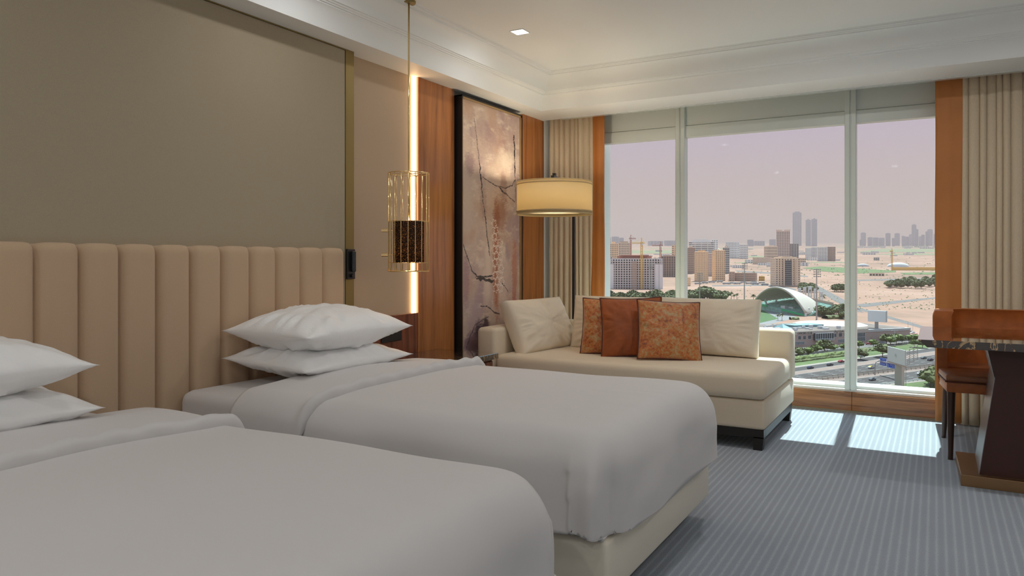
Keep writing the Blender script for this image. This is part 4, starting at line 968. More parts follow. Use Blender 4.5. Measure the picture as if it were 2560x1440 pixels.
T(1946, 1978, 578, 650, 'tall gridded tower with two projecting roof heads', 'pinkb', 18, 8, 5, wf=.62, hf=.66, extra=twin)
T(1977, 1999, 609, 650, 'dark grey unfinished tower right of the twin-topped one', 'greyb', 12, 4, 3, wf=.8, hf=.7)
def ribs(t, w, dp, h):
    for x0, x1 in ((-.13, .13),):
        bm = B(); box(bm, (w*x0, -.8, h*.04), (w*x1, .5, h*.93)); gl = obj('glass_bay', bm, M['cglass'], t, loc=1)
        bm = B()
        for k in range(12): box(bm, (w*x0, -1.2, h*(.07+.072*k)), (w*x1, -.7, h*(.07+.072*k)+.5))
        obj('bay_slab', bm, M['greyb'], t, loc=1)
    for x in (-.30, -.17, .17, .30):
        bm = B(); box(bm, (w*x-.9, -2.2, 0), (w*x+.9, 0, h*1.0)); obj('pier', bm, M['tan2'], t, loc=1)
    bm = B(); box(bm, (-w*.4, dp*.2, h), (w*.4, dp*.8, h*1.05)); box(bm, (-w*.2, dp*.1, h), (w*.2, dp*.9, h*1.08)); obj('roof_house', bm, M['tan2'], t, loc=1)
    bm = B(); box(bm, (-w*.55, -4, 0), (w*.5, 0, h*.05)); obj('podium', bm, M['brown'], t, loc=1)
T(1934, 2005, 645, 716, 'broad tan tower with dark glass bays behind the stadium canopy', 'tan2', 13, 9, 6, yaw=22, dep_ratio=.55, wf=.4, hf=.5, extra=ribs)
T(1837, 1898, 682, 703, 'long low brown building behind the parked buses', 'brown', 4, 16, 4, wf=.35, hf=.45, yaw=-6)
T(1824, 1838, 679, 703, 'dark brown stair block at the end of the long low building', 'brown', 4, 2, 2, wf=.2, hf=.3)
T(1899, 1913, 690, 702, 'small yellow building beside the long low brown one', 'yell', 2, 4, 3, wf=.4)
T(1719, 1727, 693, 715, 'small orange brick block at the foot of the left mullion', 'tan', 4, 2, 2, wf=.2)
T(2016, 2031, 620, 650, 'white slab block, left of the cluster right of the twin-topped tower', 'whiteb', 9, 5, 3, mg='cglass', wf=.45)
T(2031, 2047, 618, 650, 'white slab block with dark glazing in the middle of the cluster', 'whiteb', 9, 5, 3, mg='cglass', wf=.7)
T(2047, 2072, 618, 653, 'white and brown block right of the middle of the cluster', 'whiteb', 10, 6, 3, mg='cglass', wf=.6, yaw=10)
T(2070, 2091, 617, 653, 'brown gridded block at the right end of the cluster', 'brown', 10, 6, 3, mg='cglass', wf=.5)
T(1995, 2017, 645, 656, 'flat pale shed below the twin towers', 'tan2', 2, 6, 2)
T(2187, 2200, 643, 651, 'small grey box building out on the sand', 'greyb', 2, 3, 2)
T(2181, 2215, 682, 690, 'low cream shed with dark doors beyond the right mullion', 'tan2', 1, 5, 2, wf=.6)
# the concrete frame building under construction
def site(t, w, dp, h):
    for k in range(13):
        bm = B(); z = h*k/13; box(bm, (-w*.505, -1.6, z), (w*.505, dp, z+.45)); obj('floor_slab', bm, M['conc'], t, loc=1)
    for x in (-.46, .40, .47):
        bm = B(); box(bm, (w*x-w*.04, -1.8, 0), (w*x+w*.035, 1, h*.83)); obj('blank_wall', bm, M['conc'], t, loc=1)
    bm = B(); box(bm, (-w*.08, -1.0, 0), (w*.02, .2, h*.9)); obj('core_bay', bm, M['brown'], t, loc=1)
    bm = B(); box(bm, (-w*.36, dp*.2, h), (w*.30, dp*.9, h*1.10)); box(bm, (-w*.30, dp*.1, h*1.10), (w*.24, dp*.9, h*1.13)); obj('roof_formwork', bm, M['red'], t, loc=1)
    bm = B(); r_ = random.Random(3)
    for k in range(60):
        x = r_.uniform(-.5, .5)*w; box(bm, (x-.12, -1.6, h), (x+.12, -1.3, h+r_.uniform(1, 3.5)))
    o = obj('rebar', bm, M['metal'], t, loc=1); o['kind'] = 'stuff'
T(1529, 1659, 646, 722, 'raw concrete building frame under construction with yellow crane', 'conc', 13, 20, 6, dep_ratio=.35, wf=.6, hf=.6, dep=2.5, extra=site, name='frame')
def crane(px, top, base, d, jx0, jx1, m, label):
    loc = D(px, d); loc.z = EYE+(HOR-base)/FPX*d
    t = thing('tower_crane', label, 'crane', loc, 'tower cranes'); t.rotation_euler = (0, 0, YAW); h = ht(base-top, d); s = 1.3
    bm = B()
    for x, y in ((-s, -s), (s, -s), (s, s), (-s, s)): box(bm, (x-.3, y-.3, 0), (x+.3, y+.3, h))
    k = 0
    while k*4 < h-4:
        tube(bm, [(-s, -s, k*4), (s, -s, k*4+4)], .22, 4); tube(bm, [(s, -s, k*4), (-s, -s, k*4+4)], .22, 4); k += 1
    obj('mast', bm, M[m], t, loc=1)
    a, b = ht(jx0-px, d), ht(jx1-px, d); bm = B()
    for z, y in ((0, -1), (0, 1), (2.2, 0)): tube(bm, [(a, y, h-3+z), (b, y, h-3+z)], .35, 4)
    n_ = 14
    for q in range(n_): x = a+(b-a)*q/n_; tube(bm, [(x, 0, h-.8), (x+(b-a)/n_/2, -1, h-3)], .2, 4); tube(bm, [(x+(b-a)/n_/2, -1, h-3), (x+(b-a)/n_, 0, h-.8)], .2, 4)
    obj('jib', bm, M[m], t, loc=1)
    bm = B(); tube(bm, [(0, 0, h-1), (0, 0, h+6)], .5, 4); tube(bm, [(0, 0, h+6), (a*.7, 0, h-1)], .18, 4); tube(bm, [(0, 0, h+6), (b*.7, 0, h-1)], .18, 4); obj('tie', bm, M[m], t, loc=1)
    bm = B(); box(bm, (-1.2, -2.6, h-5.5), (1.4, -1, h-3)); obj('cab', bm, M['wht'], t, loc=1)
crane(1604, 604, 722, 1150, 1580, 1612, 'yell', 'yellow tower crane rising in front of the concrete frame')
crane(1577, 594, 660, 1600, 1572, 1590, 'red', 'red tower crane left of the yellow one')
crane(1651, 611, 650, 1500, 1630, 1658, 'red', 'red tower crane right of the yellow one')
crane(2230, 626, 676, 1880, 2224, 2232, 'yell', 'lone yellow crane out on the sand seen through the right window')
# ------------------------------------------------------------------ low scattered buildings on the plain
r_ = random.Random(11)
proto = None
spots_ = []
for k in range(64):
    if k < 30: spots_.append((r_.uniform(2140, 2350), r_.choice([r_.uniform(617, 622), r_.uniform(632, 641)]), 'beyond the right-hand pane'))
    elif k < 50: spots_.append((r_.uniform(1835, 2130), r_.uniform(622, 672), 'below the skyline in the middle pane'))
    else: spots_.append((r_.uniform(1560, 1700), r_.uniform(617, 650), 'behind the cranes in the left pane'))
spots_.sort(key=lambda q: (q[2], q[0])); cnt_ = {}
for px, py, zone in spots_:
    ci = cnt_.get(zone, 0); cnt_[zone] = ci+1; lb_ = f'small flat-roofed building {zone}, {onm(ci)} from left'
    if proto is None:
        proto = thing('low_building', 'small pale flat-roofed building far out on the sandy plain', 'building', G(px, py), 'low buildings scattered over the plain')
        block(proto, 22, 14, 7, 2, 5, 3, M['whiteb'], M['cdark'], wf=.4, hf=.45); c = proto
    else: c = dup(proto, G(px, py))
    c['label'] = lb_; c.location = G(px, py); c.rotation_euler = (0, 0, YAW+r_.uniform(-.5, .5)); s_ = r_.uniform(.7, 1.9)*(1 if py > 625 else 1.8); c.scale = (s_*r_.uniform(.8, 1.7), s_, s_*r_.uniform(.6, 1.1))
# white tent dome, dark dome
for px, py, rx, hh, m, lab in ((2245, 667, 28, 11, 'wht', 'long white domed tent hall on the sand'), (2157, 666, 16, 7, 'greyb', 'dark grey domed hall right beside the right mullion')):
    d = gd(py); bm = B(); R = ht(rx, d); H_ = ht(hh, d); P = []
    for i in range(15):
        t_ = -1+2*i/14; row = []
        for j in range(9):
            a = math.pi*j/8; e = math.sqrt(max(0, 1-t_*t_)); row.append(Vector((t_*R, -math.cos(a)*R*.45*e, math.sin(a)*H_*e)))
        P.append(row)
    grid(bm, P); o = obj('tent_hall', bm, M[m], smooth=True); o.location = D(px, d); o.rotation_euler = (0, 0, YAW); tag(o, lab, 'building', 'domed halls')
d = gd(676); bm = B(); box(bm, (0, 0, 0), (ht(130, d), 6, 8)); o = obj('site_hoarding', bm, M['yell']); o.location = D(2232, d); o.rotation_euler = (0, 0, YAW); tag(o, 'long ochre hoarding below the white domed hall', 'fence')

# ------------------------------------------------------------------ vegetation
def crown_bm(R, H, seed, lumps=9, cards=150, zb=0):
    r_ = random.Random(seed); bm = B()
    for k in range(lumps):
        a = r_.uniform(0, 6.28); q = r_.uniform(.0, .62)*R; rr = R*r_.uniform(.38, .6); c = Vector((q*math.cos(a), q*math.sin(a), zb+H*r_.uniform(.3, .68)))
        g = bmesh.ops.create_icosphere(bm, subdivisions=2, radius=rr)
        for v in g['verts']:
            v.co = Vector((v.co.x, v.co.y, v.co.z*H/R*.55))*(1+.34*nz(v.co.x*1.3+k*7, v.co.y*1.3, v.co.z*1.3+seed))+c
    for k in range(cards):
        a = r_.uniform(0, 6.28); b = r_.uniform(-.3, 1.5); c = Vector((math.cos(a)*math.cos(b)*R, math.sin(a)*math.cos(b)*R, zb+H*.5+math.sin(b)*H*.46))*r_.uniform(.96, 1.04) if False else Vector((math.cos(a)*math.cos(b)*R*r_.uniform(.75, 1.05), math.sin(a)*math.cos(b)*R*r_.uniform(.75, 1.05), zb+H*.48+math.sin(b)*H*.5*r_.uniform(.8, 1.02)))
        s = R*.13; e1 = Vector((r_.uniform(-1, 1), r_.uniform(-1, 1), r_.uniform(-1, 1))).normalized()*s; e2 = e1.cross(Vector((r_.uniform(-1, 1), r_.uniform(-1, 1), 1))).normalized()*s
        bm.faces.new([bm.verts.new(c+v) for v in (e1, e2, -e1, -e2)])
    return bm
def tree_proto(name, label, R, H, tr, m, seed, group):
    t = thing(name, label, 'tree', (0, 0, 0), group)
    o = obj('crown', crown_bm(R, H, seed, zb=tr), M[m], t, loc=1)
    bm = B(); tube(bm, [(0, 0, 0), (.15, .1, tr*.5), (.1, 0, tr+H*.3)], .28, 6, r2=.16)
    for a in (0, 2.1, 4.2): tube(bm, [(.1, 0, tr*.7), (R*.45*math.cos(a), R*.45*math.sin(a), tr+H*.3)], .13, 5)
    obj('trunk', bm, M['bark'], t, loc=1); return t
def palm_proto(label, group):
    t = thing('palm_tree', label, 'tree', (0, 0, 0), group); bm = B(); tube(bm, [(0, 0, 0), (.2, 0, 4), (.1, .1, 8)], .3, 7, r2=.22); obj('trunk', bm, M['bark'], t, loc=1)
    bm = B(); r_ = random.Random(4)
    for k in range(26):
        a = k*2.4; el = r_.uniform(-.3, 1.1); p = []
        for q in range(6):
            s = q/5*3.6; p.append(Vector((.1+math.cos(a)*s*math.cos(el*.8), .1+math.sin(a)*s*math.cos(el*.8), 8+math.sin(el)*s-.16*s*s)))
        sd_ = Vector((-math.sin(a), math.cos(a), 0))
        for q in range(5):
            w0, w1 = .55*math.sin(math.pi*(q/5*.85+.1)), .55*math.sin(math.pi*((q+1)/5*.85+.1)); bm.faces.new([bm.verts.new(v) for v in (p[q]-sd_*w0, p[q]+sd_*w0-Vector((0, 0, .2)), p[q+1]+sd_*w1-Vector((0, 0, .2)), p[q+1]-sd_*w1)])
    o = obj('frond', bm, M['leaf2'], t, loc=1); o['kind'] = 'stuff'; return t
used = {}
def plant(kind, px, py, h, label=None, rot=None):
    """h = height in metres"""
    first = kind not in used
    if first:
        used[kind] = {'a': lambda: tree_proto('tree', '', 5.2, 6.0, 2.4, 'leaf', 2, 'roadside trees'), 'b': lambda: tree_proto('tree', '', 4.6, 5.0, 2.4, 'leaf3', 5, 'roadside trees'),
                      'c': lambda: tree_proto('tree', '', 6.2, 8.4, 1.6, 'leaf', 8, 'park trees'), 'd': lambda: tree_proto('tree', '', 5.4, 7.2, 1.2, 'leaf2', 13, 'park trees'),
                      'p': lambda: palm_proto('', 'palm trees')}[kind]()
        c = used[kind]
    else: c = dup(used[kind], (0, 0, 0))
    base_h = {'a': 8.4, 'b': 7.4, 'c': 10, 'd': 8.4, 'p': 9.5}[kind]
    c.location = G(px, py); s = h/base_h; c.scale = (s, s, s); c.rotation_euler = (0, 0, random.uniform(0, 6.28)); c['label'] = label; return c
row = [(1997, 894, 6.6, 'a'), (2021, 891, 6, 'b'), (2040, 887, 6.6, 'b'), (2061, 884, 9.2, 'a'), (2084, 881, 5.4, 'b'), (2109, 878, 5.2, 'b')]
for i, (px, py, h, k) in enumerate(row): plant(k, px, py, h, f'roadside tree before the club building, {onm(i)} from left')
row = [(2147, 872, 5.6, 'b'), (2152, 899, 6.6, 'a'), (2183, 869, 5.8, 'b'), (2207, 893, 8.6, 'a'), (2216, 861, 7.5, 'a'), (2226, 864, 6.5, 'b'), (2241, 861, 7.6, 'b'), (2255, 859, 6, 'a'), (2272, 857, 6, 'b'), (2288, 856, 6, 'b'), (2286, 868, 5.5, 'b'), (2306, 870, 6, 'a')]
for i, (px, py, h, k) in enumerate(row): plant(k, px, py, h, f'highway tree in the right-hand pane, {onm(i)} from left')
r_ = random.Random(21)
for i in range(26): plant(r_.choice('ccd'), 1512+i*7.2+r_.uniform(-3, 3), r_.uniform(749, 764), r_.uniform(10, 15), f'park tree below the construction site, {onm(i)} from left')
for i in range(20): plant(r_.choice('ccd'), 1722+i*4.7+r_.uniform(-2, 2), r_.uniform(746, 756), r_.uniform(12, 19) if 3 < i < 14 else r_.uniform(10, 13), f'park tree right of the left mullion, {onm(i)} from left')
for i in range(14): plant(r_.choice('cd'), 2003+i*2.6+r_.uniform(-2, 2), r_.uniform(721, 732), r_.uniform(8, 11), f'tree behind the canopy by white arches, {onm(i)} from left')
for i in range(22): (lambda k_: plant(k_, 2048+i*3.6+r_.uniform(-2, 2), r_.uniform(778, 798), r_.uniform(7, 11), ('palm' if k_ == 'p' else 'bushy tree')+f' in the grove right of the stadium, {onm(i)} from left'))(r_.choice('dpdpc'))
for px, py, h in ((1828, 749, 10), (1835, 751, 8), (1842, 750, 9), (1884, 757, 11), (1945, 801, 6), (1955, 801, 7), (2055, 765, 14), (2053, 790, 9), (2068, 792, 10), (2085, 788, 9), (2241, 713, 11), (2247, 714, 9), (1733, 752, 10)):
    npalm = globals().get('npalm', -1)+1; plant('p', px, py, h, ['palm left of the third floodlight mast, leftmost of three', 'palm left of the third floodlight mast, middle of three', 'palm left of the third floodlight mast, rightmost of three', 'palm beside the left foot of the stadium canopy', 'small palm in front of the green banner, left of two', 'small palm in front of the green banner, right of two', 'tall palm right of the stadium mast', 'palm at the foot of the stadium mast', 'palm at the front of the grove, left of two', 'palm at the front of the grove, right of two', 'tall palm in the far clump by the right curtain, left of two', 'shorter palm in the far clump by the right curtain, right of two', 'palm just right of the left mullion'][npalm])
for i in range(6): plant('c', 2087+i*5, 729+i % 2, r_.uniform(9, 12), f'round tree on sand left of the right mullion, {onm(i)} from left')
for i in range(30): plant(r_.choice('dc'), 2221+i*4.3+r_.uniform(-2, 2), r_.uniform(700, 722) if i > 8 else r_.uniform(716, 722), r_.uniform(9, 13), f'tree in the sand clump by the right curtain, {onm(i)} from left')
for i in range(4): plant(r_.choice('ac'), 2326+i*8, 962+r_.uniform(-20, 14), r_.uniform(8, 11), f'large tree near the highway by the right curtain, {onm(i)} from left')
# hedges and shrubs
def hedge(L_, h, w, m, label):
    a, b = G(*L_[0]), G(*L_[1]); n_ = max(4, int((b-a).length/1.2)); bm = B(); P = []; dv_ = (b-a).normalized(); nn = Vector((-dv_.y, dv_.x, 0))
    for i in range(n_+1):
        c = a.lerp(b, i/n_); row = []
        for j in range(8):
            t_ = math.pi*j/7; q = 1+.3*nz(i*.6, j*1.3, h); row.append(c+nn*(-math.cos(t_)*w/2*q)+Vector((0, 0, max(0, math.sin(t_))*h*q)))
        P.append(row)
    grid(bm, P); o = obj('hedge', bm, M[m]); tag(o, label, 'hedge', 'clipped hedges')
hedge([(1930, 907), (2118, 884)], 2.2, 5, 'leaf3', 'long clipped hedge between the roadside trees and the lawn')
hedge([(1930, 913), (2118, 889)], 1.2, 2.5, 'leaf', 'low dark hedge running along the lawn edge by the service road')
hedge([(2141, 880), (2200, 873)], 1.8, 6, 'leaf', 'dark hedge beneath the trees right of the right mullion')
hedge([(1760, 757), (1812, 756)], 1.6, 6, 'leaf3', 'clipped hedge in the park, left one of two')
hedge([(1820, 757.5), (1870, 757)], 1.6, 6, 'leaf3', 'clipped hedge in the park, right one of two')
hedge([(1975, 799), (1996, 799)], 2.5, 6, 'leaf2', 'reddish-green shrub bank below the green banner')
hedge([(2062, 797), (2118, 795)], 3.5, 10, 'leaf', 'wide shrub bank at the foot of the grove')
# scrub and stones dotted over the sand
r_ = random.Random(5); bm = B()
for k in range(900):
    py = 625+150*r_.random()**.8; px = r_.uniform(1990, 2350) if r_.random() < .7 else r_.uniform(1820, 1990)
    if 1880 < px < 2050 and py > 715: continue
    p = G(px, py); s = r_.uniform(.5, 1.6)*(1 if py > 690 else 2.2); h = s*r_.uniform(.5, 1); a = r_.uniform(0, 3)
    v = [bm.verts.new(p+Vector((math.cos(a+q*math.pi/2)*s, math.sin(a+q*math.pi/2)*s, 0))) for q in range(4)]; t_ = bm.verts.new(p+Vector((0, 0, h)))
    for q in range(4): bm.faces.new((v[q], v[(q+1) % 4], t_))
o = obj('desert_scrub', bm, M['leaf2']); tag(o, 'small dark scrub dotted over the bare sand', 'scrub', kind='stuff')

# ------------------------------------------------------------------ stadium stand
La, Ra = D(1890, 800, 8.0), D(2014, 735, 0)
st = thing('stadium_canopy', 'pale vaulted stadium canopy over green seating', 'stadium', (La+Ra)/2)
ax = (Ra-La); ax.z = 0; span = ax.length; ax.normalize(); back = Vector((-ax.y, ax.x, 0))
if back.dot(F2_) < 0: back = -back
def shell_pt(s, t, dz=0):
    base = La.lerp(Ra, s); arch = 4*s*(1-s); e = math.sin(math.pi*s)**.55
    return base+back*(40*t*e)+Vector((0, 0, 3.5+18.5*arch**.92*(1-.62*t*t)-2*t*(1-arch)+dz))
bm = B(); grid(bm, [[shell_pt(i/40, j/10) for j in range(11)] for i in range(41)])
o = obj('canopy', bm, M['shell'], st, smooth=True); o.modifiers.new('t', 'SOLIDIFY').thickness = 1.1
bm = B(); tube(bm, [shell_pt(i/40, 0) for i in range(41)], 1.3, 6); obj('front_arch', bm, M['shell'], st, smooth=True)
for s_, t_ in ((.0, 0), (1, 0), (.93, .5), (.96, .9), (.90, 1), (.84, 1), (.10, 1), (.05, .6)):
    p = shell_pt(s_, t_); g_ = La.lerp(Ra, s_)+back*(40*t_*math.sin(math.pi*s_)**.55+2) if t_ else La.lerp(Ra, s_)
    bm = B(); tube(bm, [Vector((g_.x, g_.y, g_.z-9))+(back*4 if t_ else Vector()), p], 1.1, 6); obj('support', bm, M['wht'], st)
sg = thing('grandstand', 'green tiered seating under the vaulted canopy', 'grandstand', (La+Ra)/2)
fl0, fl1 = D(1886, 808, 5.8), D(2012, 734, -.5)
for k in range(14):
    bm = B(); a, b = fl0.lerp(fl1, .02), fl0.lerp(fl1, .99); o1 = back*(4+k*2.5); o2 = back*(4+k*2.5+2.55); z0_, z1_ = Vector((0, 0, -9)), Vector((0, 0, 1.2+k*.75))
    mid = 3*(1-abs(k-7)/14)
    vs = [bm.verts.new(v) for v in (a+o1+z0_, b+o1+z0_, b+o2+z0_, a+o2+z0_, a+o1+z1_, b+o1+z1_, b+o2+z1_, a+o2+z1_)]
    for f in ((0, 3, 2, 1), (4, 5, 6, 7), (0, 1, 5, 4), (1, 2, 6, 5), (2, 3, 7, 6), (3, 0, 4, 7)): bm.faces.new([vs[i] for i in f])
    obj('seating_row', bm, M['seat'], sg)
bm = B(); a, b = fl0+back*2.5, fl1+back*2.5
for s0, s1 in ((0, .22), (.52, 1)):
    p, q = a.lerp(b, s0), a.lerp(b, s1); bm.faces.new([bm.verts.new(v) for v in (p, q, q+Vector((0, 0, 1.9)), p+Vector((0, 0, 1.9)))])
o = obj('green_banner', bm, M['green'], sg); o.modifiers.new('t', 'SOLIDIFY').thickness = .1; o['label'] = 'bright green banner along the front rail'
for s_ in (.16, .36, .56, .76):
    bm = B(); p = a.lerp(b, s_)
    for k in range(14):
        c = p+back*(1.7+k*2.5)+Vector((0, 0, 1.2+k*.75)); vs = [bm.verts.new(v) for v in (c-ax*.9, c+ax*.9, c+ax*.9+back*2.5, c-ax*.9+back*2.5)]; 
        for v in vs: v.co.z += .12
        bm.faces.new(vs)
    obj('aisle', bm, M['greyb'], sg)
bm = B(); c = a.lerp(b, .45)+back*4
for dx_, dy_, h_ in ((0, 0, 4.2), (7, 4, 3.4)):
    p = c+ax*dx_+back*dy_; vs = []
    for z in (0, h_):
        for u1, u2 in ((0, 0), (1, 0), (1, 1), (0, 1)): vs.append(bm.verts.new(p+ax*(6*u1)+back*(5*u2)+Vector((0, 0, z))))
    for f in ((4, 5, 6, 7), (0, 1, 5, 4), (1, 2, 6, 5), (2, 3, 7, 6), (3, 0, 4, 7)): bm.faces.new([vs[i] for i in f])
obj('entrance_box', bm, M['wht'], sg)
bm = B(); p0_, p1_ = fl0+back*38, fl1+back*38; vs = [bm.verts.new(v) for v in (p0_+Vector((0, 0, -1)), p1_+Vector((0, 0, -1)), p1_+Vector((0, 0, 13.5)), p0_+Vector((0, 0, 13.5)))]; bm.faces.new(vs)
o = obj('back_wall', bm, M['brown'], sg); o.modifiers.new('t', 'SOLIDIFY').thickness = .6
# row of white arches
aw = thing('arched_screen', 'white stepped screen of five round arches beside the canopy', 'wall', D(2015, 858)); aw.rotation_euler = (0, 0, YAW+.05)
for k, (px, tp, w_) in enumerate(((1998.5, 719, 6), (2005.5, 716, 6.5), (2013, 713, 7.5), (2021, 718, 7), (2029, 725, 7))):
    d = 858-k*6; x = ht(px-2015, d); w2 = ht(w_, d)/2; h_ = ht(763-tp, d); a2 = w2*.6; bm = B()
    zi = h_*.80; n_ = 8; outer = [(x-w2, 0), (x-w2, h_), (x+w2, h_), (x+w2, 0)]; inn = [(x+a2, 0), (x+a2, zi)]+[(x+a2*math.cos(q*math.pi/n_), zi+a2*math.sin(q*math.pi/n_)) for q in range(1, n_)]+[(x-a2, zi), (x-a2, 0)]
    box(bm, (x-w2, -1.0-k*6, 0), (x+w2, 1.0-k*6, h_*.50))
    # two legs and a head built as strips around the arch
    box(bm, (x-w2, -1.2-k*6+0, 0), (x-a2, 1.2-k*6, zi)); box(bm, (x+a2, -1.2-k*6, 0), (x+w2, 1.2-k*6, zi))
    for q in range(n_):
        a_, b_ = q*math.pi/n_, (q+1)*math.pi/n_; prism(bm, [(x+a2*math.cos(a_), zi+a2*math.sin(a_)), (x+w2*math.cos(a_)*1.0, h_ if 0 < q else zi), (x+w2*math.cos(b_), h_ if q < n_-1 else zi), (x+a2*math.cos(b_), zi+a2*math.sin(b_))] if q not in (0, n_-1) else ([(x+a2, zi), (x+w2, zi), (x+w2, h_), (x+w2*math.cos(b_), h_), (x+a2*math.cos(b_), zi+a2*math.sin(b_))] if q == 0 else [(x+a2*math.cos(a_), zi+a2*math.sin(a_)), (x+w2*math.cos(a_), h_), (x-w2, h_), (x-w2, zi), (x-a2, zi)]), 'y', -1.2-k*6, 1.2-k*6)
    obj('arch', bm, M['wht'], aw, loc=1)

# ------------------------------------------------------------------ floodlight masts, street lights
def mast(px, top, base, label, heads=2, lean=0):
    d = gd(base); h = ht(base-top, d); t = thing('floodlight_mast', label, 'lamp post', D(px, d), 'tall floodlight masts'); t.rotation_euler = (0, 0, YAW)
    bm = B(); tube(bm, [(0, 0, 0), (0, 0, h)], .75, 8, r2=.45); obj('pole', bm, M['metal'], t, loc=1)
    bm = B()
    for z in range(4):
        box(bm, (-3.2+lean, -.3, h-1-z*2.2), (3.2+lean, .1, h-.6-z*2.2))
        for x in range(4): box(bm, (-2.9+x*1.9+lean, -.9, h-1.3-z*2.2), (-1.9+x*1.9+lean, -.3, h-.2-z*2.2))
    obj('lamp_head', bm, M['metal'], t, loc=1)
mast(1625.5, 656, 753, 'floodlight mast in front of the construction site'); mast(1749, 682, 757, 'floodlight mast above the sofa, right of the left mullion'); mast(1861, 657, 756, 'floodlight mast left of the stadium canopy'); mast(2041.5, 672, 799, 'floodlight mast at the right end of the stadium canopy')
def street(px, top, base, label, m='wht', arm=1):
    d = gd(base); h = ht(base-top, d); t = thing('street_light', label, 'lamp post', D(px, d), 'street lights'); t.rotation_euler = (0, 0, YAW)
    bm = B(); tube(bm, [(0, 0, 0), (0, 0, h)], .14, 6, r2=.09); obj('pole', bm, M[m], t, loc=1)
    bm = B(); tube(bm, [(-1.9, 0, h+.15), (0, 0, h), (1.9, 0, h+.15)], .07, 5); box(bm, (-2.3, -.2, h+.05), (-1.5, .2, h+.25)); box(bm, (1.5, -.2, h+.05), (2.3, .2, h+.25)); obj('lamp_head', bm, M[m], t, loc=1)
street(2237, 827, 865, 'white twin-armed street light between the trees'); street(2264.5, 912, 961, 'grey street light right of the near billboard', 'metal'); street(2282, 806, 836, 'slim street light by the parking lot'); street(2270, 803, 822, 'slim street light beside the side road', 'metal')

# ------------------------------------------------------------------ club building with its sign
cA, cB = G(1950, 869.5), G(2275, 849.5); cu = (cB-cA); cu.z = 0; CL = cu.length; cu.normalize(); cyaw = math.atan2(cu.y, cu.x)
cb = thing('club_building', 'long brick building with lettering on its front and flat roof', 'building', cA); cb.rotation_euler = (0, 0, cyaw); CH = 10.8
def cx(px):   # distance along the front for an image column
    r = ray(px, 650); den = cu.x*r.y-cu.y*r.x; return (r.x*cA.y-r.y*cA.x)/den*1.0
def cxz(px, py):
    x = cx(px); P = cA+cu*x; d = P.x*-sn+P.y*cs; return x, EYE-(py-HOR)/FPX*d-cA.z
xm0 = cx(2112)
bm = B(); box(bm, (0, 0, -2), (CL, 60, CH-2.4)); obj('wall', bm, M['clubw'], cb, loc=1)
bm = B(); box(bm, (-.3, -.35, CH-2.4), (CL*.66, 60, CH)); obj('sign_band', bm, M['clubw2'], cb, loc=1)
bm = B(); box(bm, (CL*.66, -.35, CH-2.4), (CL+.3, 60, CH-.6)); obj('sign_band', bm, M['greyb'], cb, loc=1)
bm = B(); box(bm, (0, .4, CH), (CL*.66, 58, CH+.15)); box(bm, (cx(2143), 3, CH-.6), (CL-2, 58, CH-.4)); obj('roof', bm, M['croof'], cb, loc=1)
def cbox(px0, py0, px1, py1, y0, y1, name, m, par=cb):
    x0, z1 = cxz(px0, py0); x1, z0 = cxz(px1, py1); zc = cxz(px0, py1)[1]; z0 = zc; bm = B(); box(bm, (x0, y0, z0), (x1, y1, z1)); return obj(name, bm, m, par, loc=1)
for px0, px1, py in ((1995, 2001.5, 840), (2007.5, 2013.8, 839.5), (2019.8, 2026.5, 838.5), (2083.3, 2090, 834), (2096.8, 2104, 833), (2110, 2116, 832.5)):
    f = cbox(px0-.4, py-.5, px1+.4, py+9.6, -.25, .1, 'window_frame', M['wht']); x0, z1 = cxz(px0, py); x1 = cx(px1); z0 = cxz(px0, py+8.8)[1]
    bm = B(); box(bm, (x0, -.32, z0), ((x0+x1)/2-.08, -.2, z1)); box(bm, ((x0+x1)/2+.08, -.32, z0), (x1, -.2, z1)); g_ = obj('pane', bm, M['cglass'], cb, loc=1); g_.parent = f
for px0, py0, px1, py1, n_ in ((1984, 855, 2010.5, 862, 8), (2095, 848.5, 2116, 856.5, 7), (2143, 832, 2162, 853, 6), (2128, 832, 2142, 853, 4)):
    cbox(px0, py0, px1, py1, -.15, .1, 'glazing', M['cglass']); x0, x1 = cx(px0), cx(px1); z1 = cxz(px0, py0)[1]; z0 = cxz(px0, py1)[1]; bm = B()
    for k in range(n_+1): x = x0+(x1-x0)*k/n_; box(bm, (x-.09, -.28, z0), (x+.09, -.1, z1))
    for z in (z0, (z0+z1)/2, z1): box(bm, (x0, -.28, z-.09), (x1, -.1, z+.09))
    obj('glazing_bar', bm, M['wht'], cb, loc=1)
# entrance glass box
x0, z1 = cxz(2033, 833); x1 = cx(2078); z0 = cxz(2033, 850)[1]
bm = B(); box(bm, (x0, -2.5, z0), (x1, .1, z1)); obj('entrance_glass', bm, M['cglass'], cb, loc=1)
bm = B()
for k in range(9): x = x0+(x1-x0)*k/8; box(bm, (x-.12, -2.7, z0), (x+.12, -2.45, z1))
for z in (z0, z0+.8, z1): box(bm, (x0-.2, -2.75, z-.15), (x1+.2, -2.45, z+.15))
box(bm, (x0+(x1-x0)*.2, -2.2, 0), (x0+(x1-x0)*.2+.7, -1.6, z0)); box(bm, (x0+(x1-x0)*.8, -2.2, 0), (x0+(x1-x0)*.8+.7, -1.6, z0)); obj('entrance_frame', bm, M['wht'], cb, loc=1)
bm = B(); r_ = random.Random(9)
for k in range(26): x = r_.uniform(2, CL*.62); y = r_.uniform(4, 40); s_ = r_.uniform(1, 3); box(bm, (x, y, CH+.1), (x+s_*1.6, y+s_, CH+r_.uniform(.8, 2.2)))
o = obj('roof_plant', bm, M['wht'], cb, loc=1); o['kind'] = 'stuff'
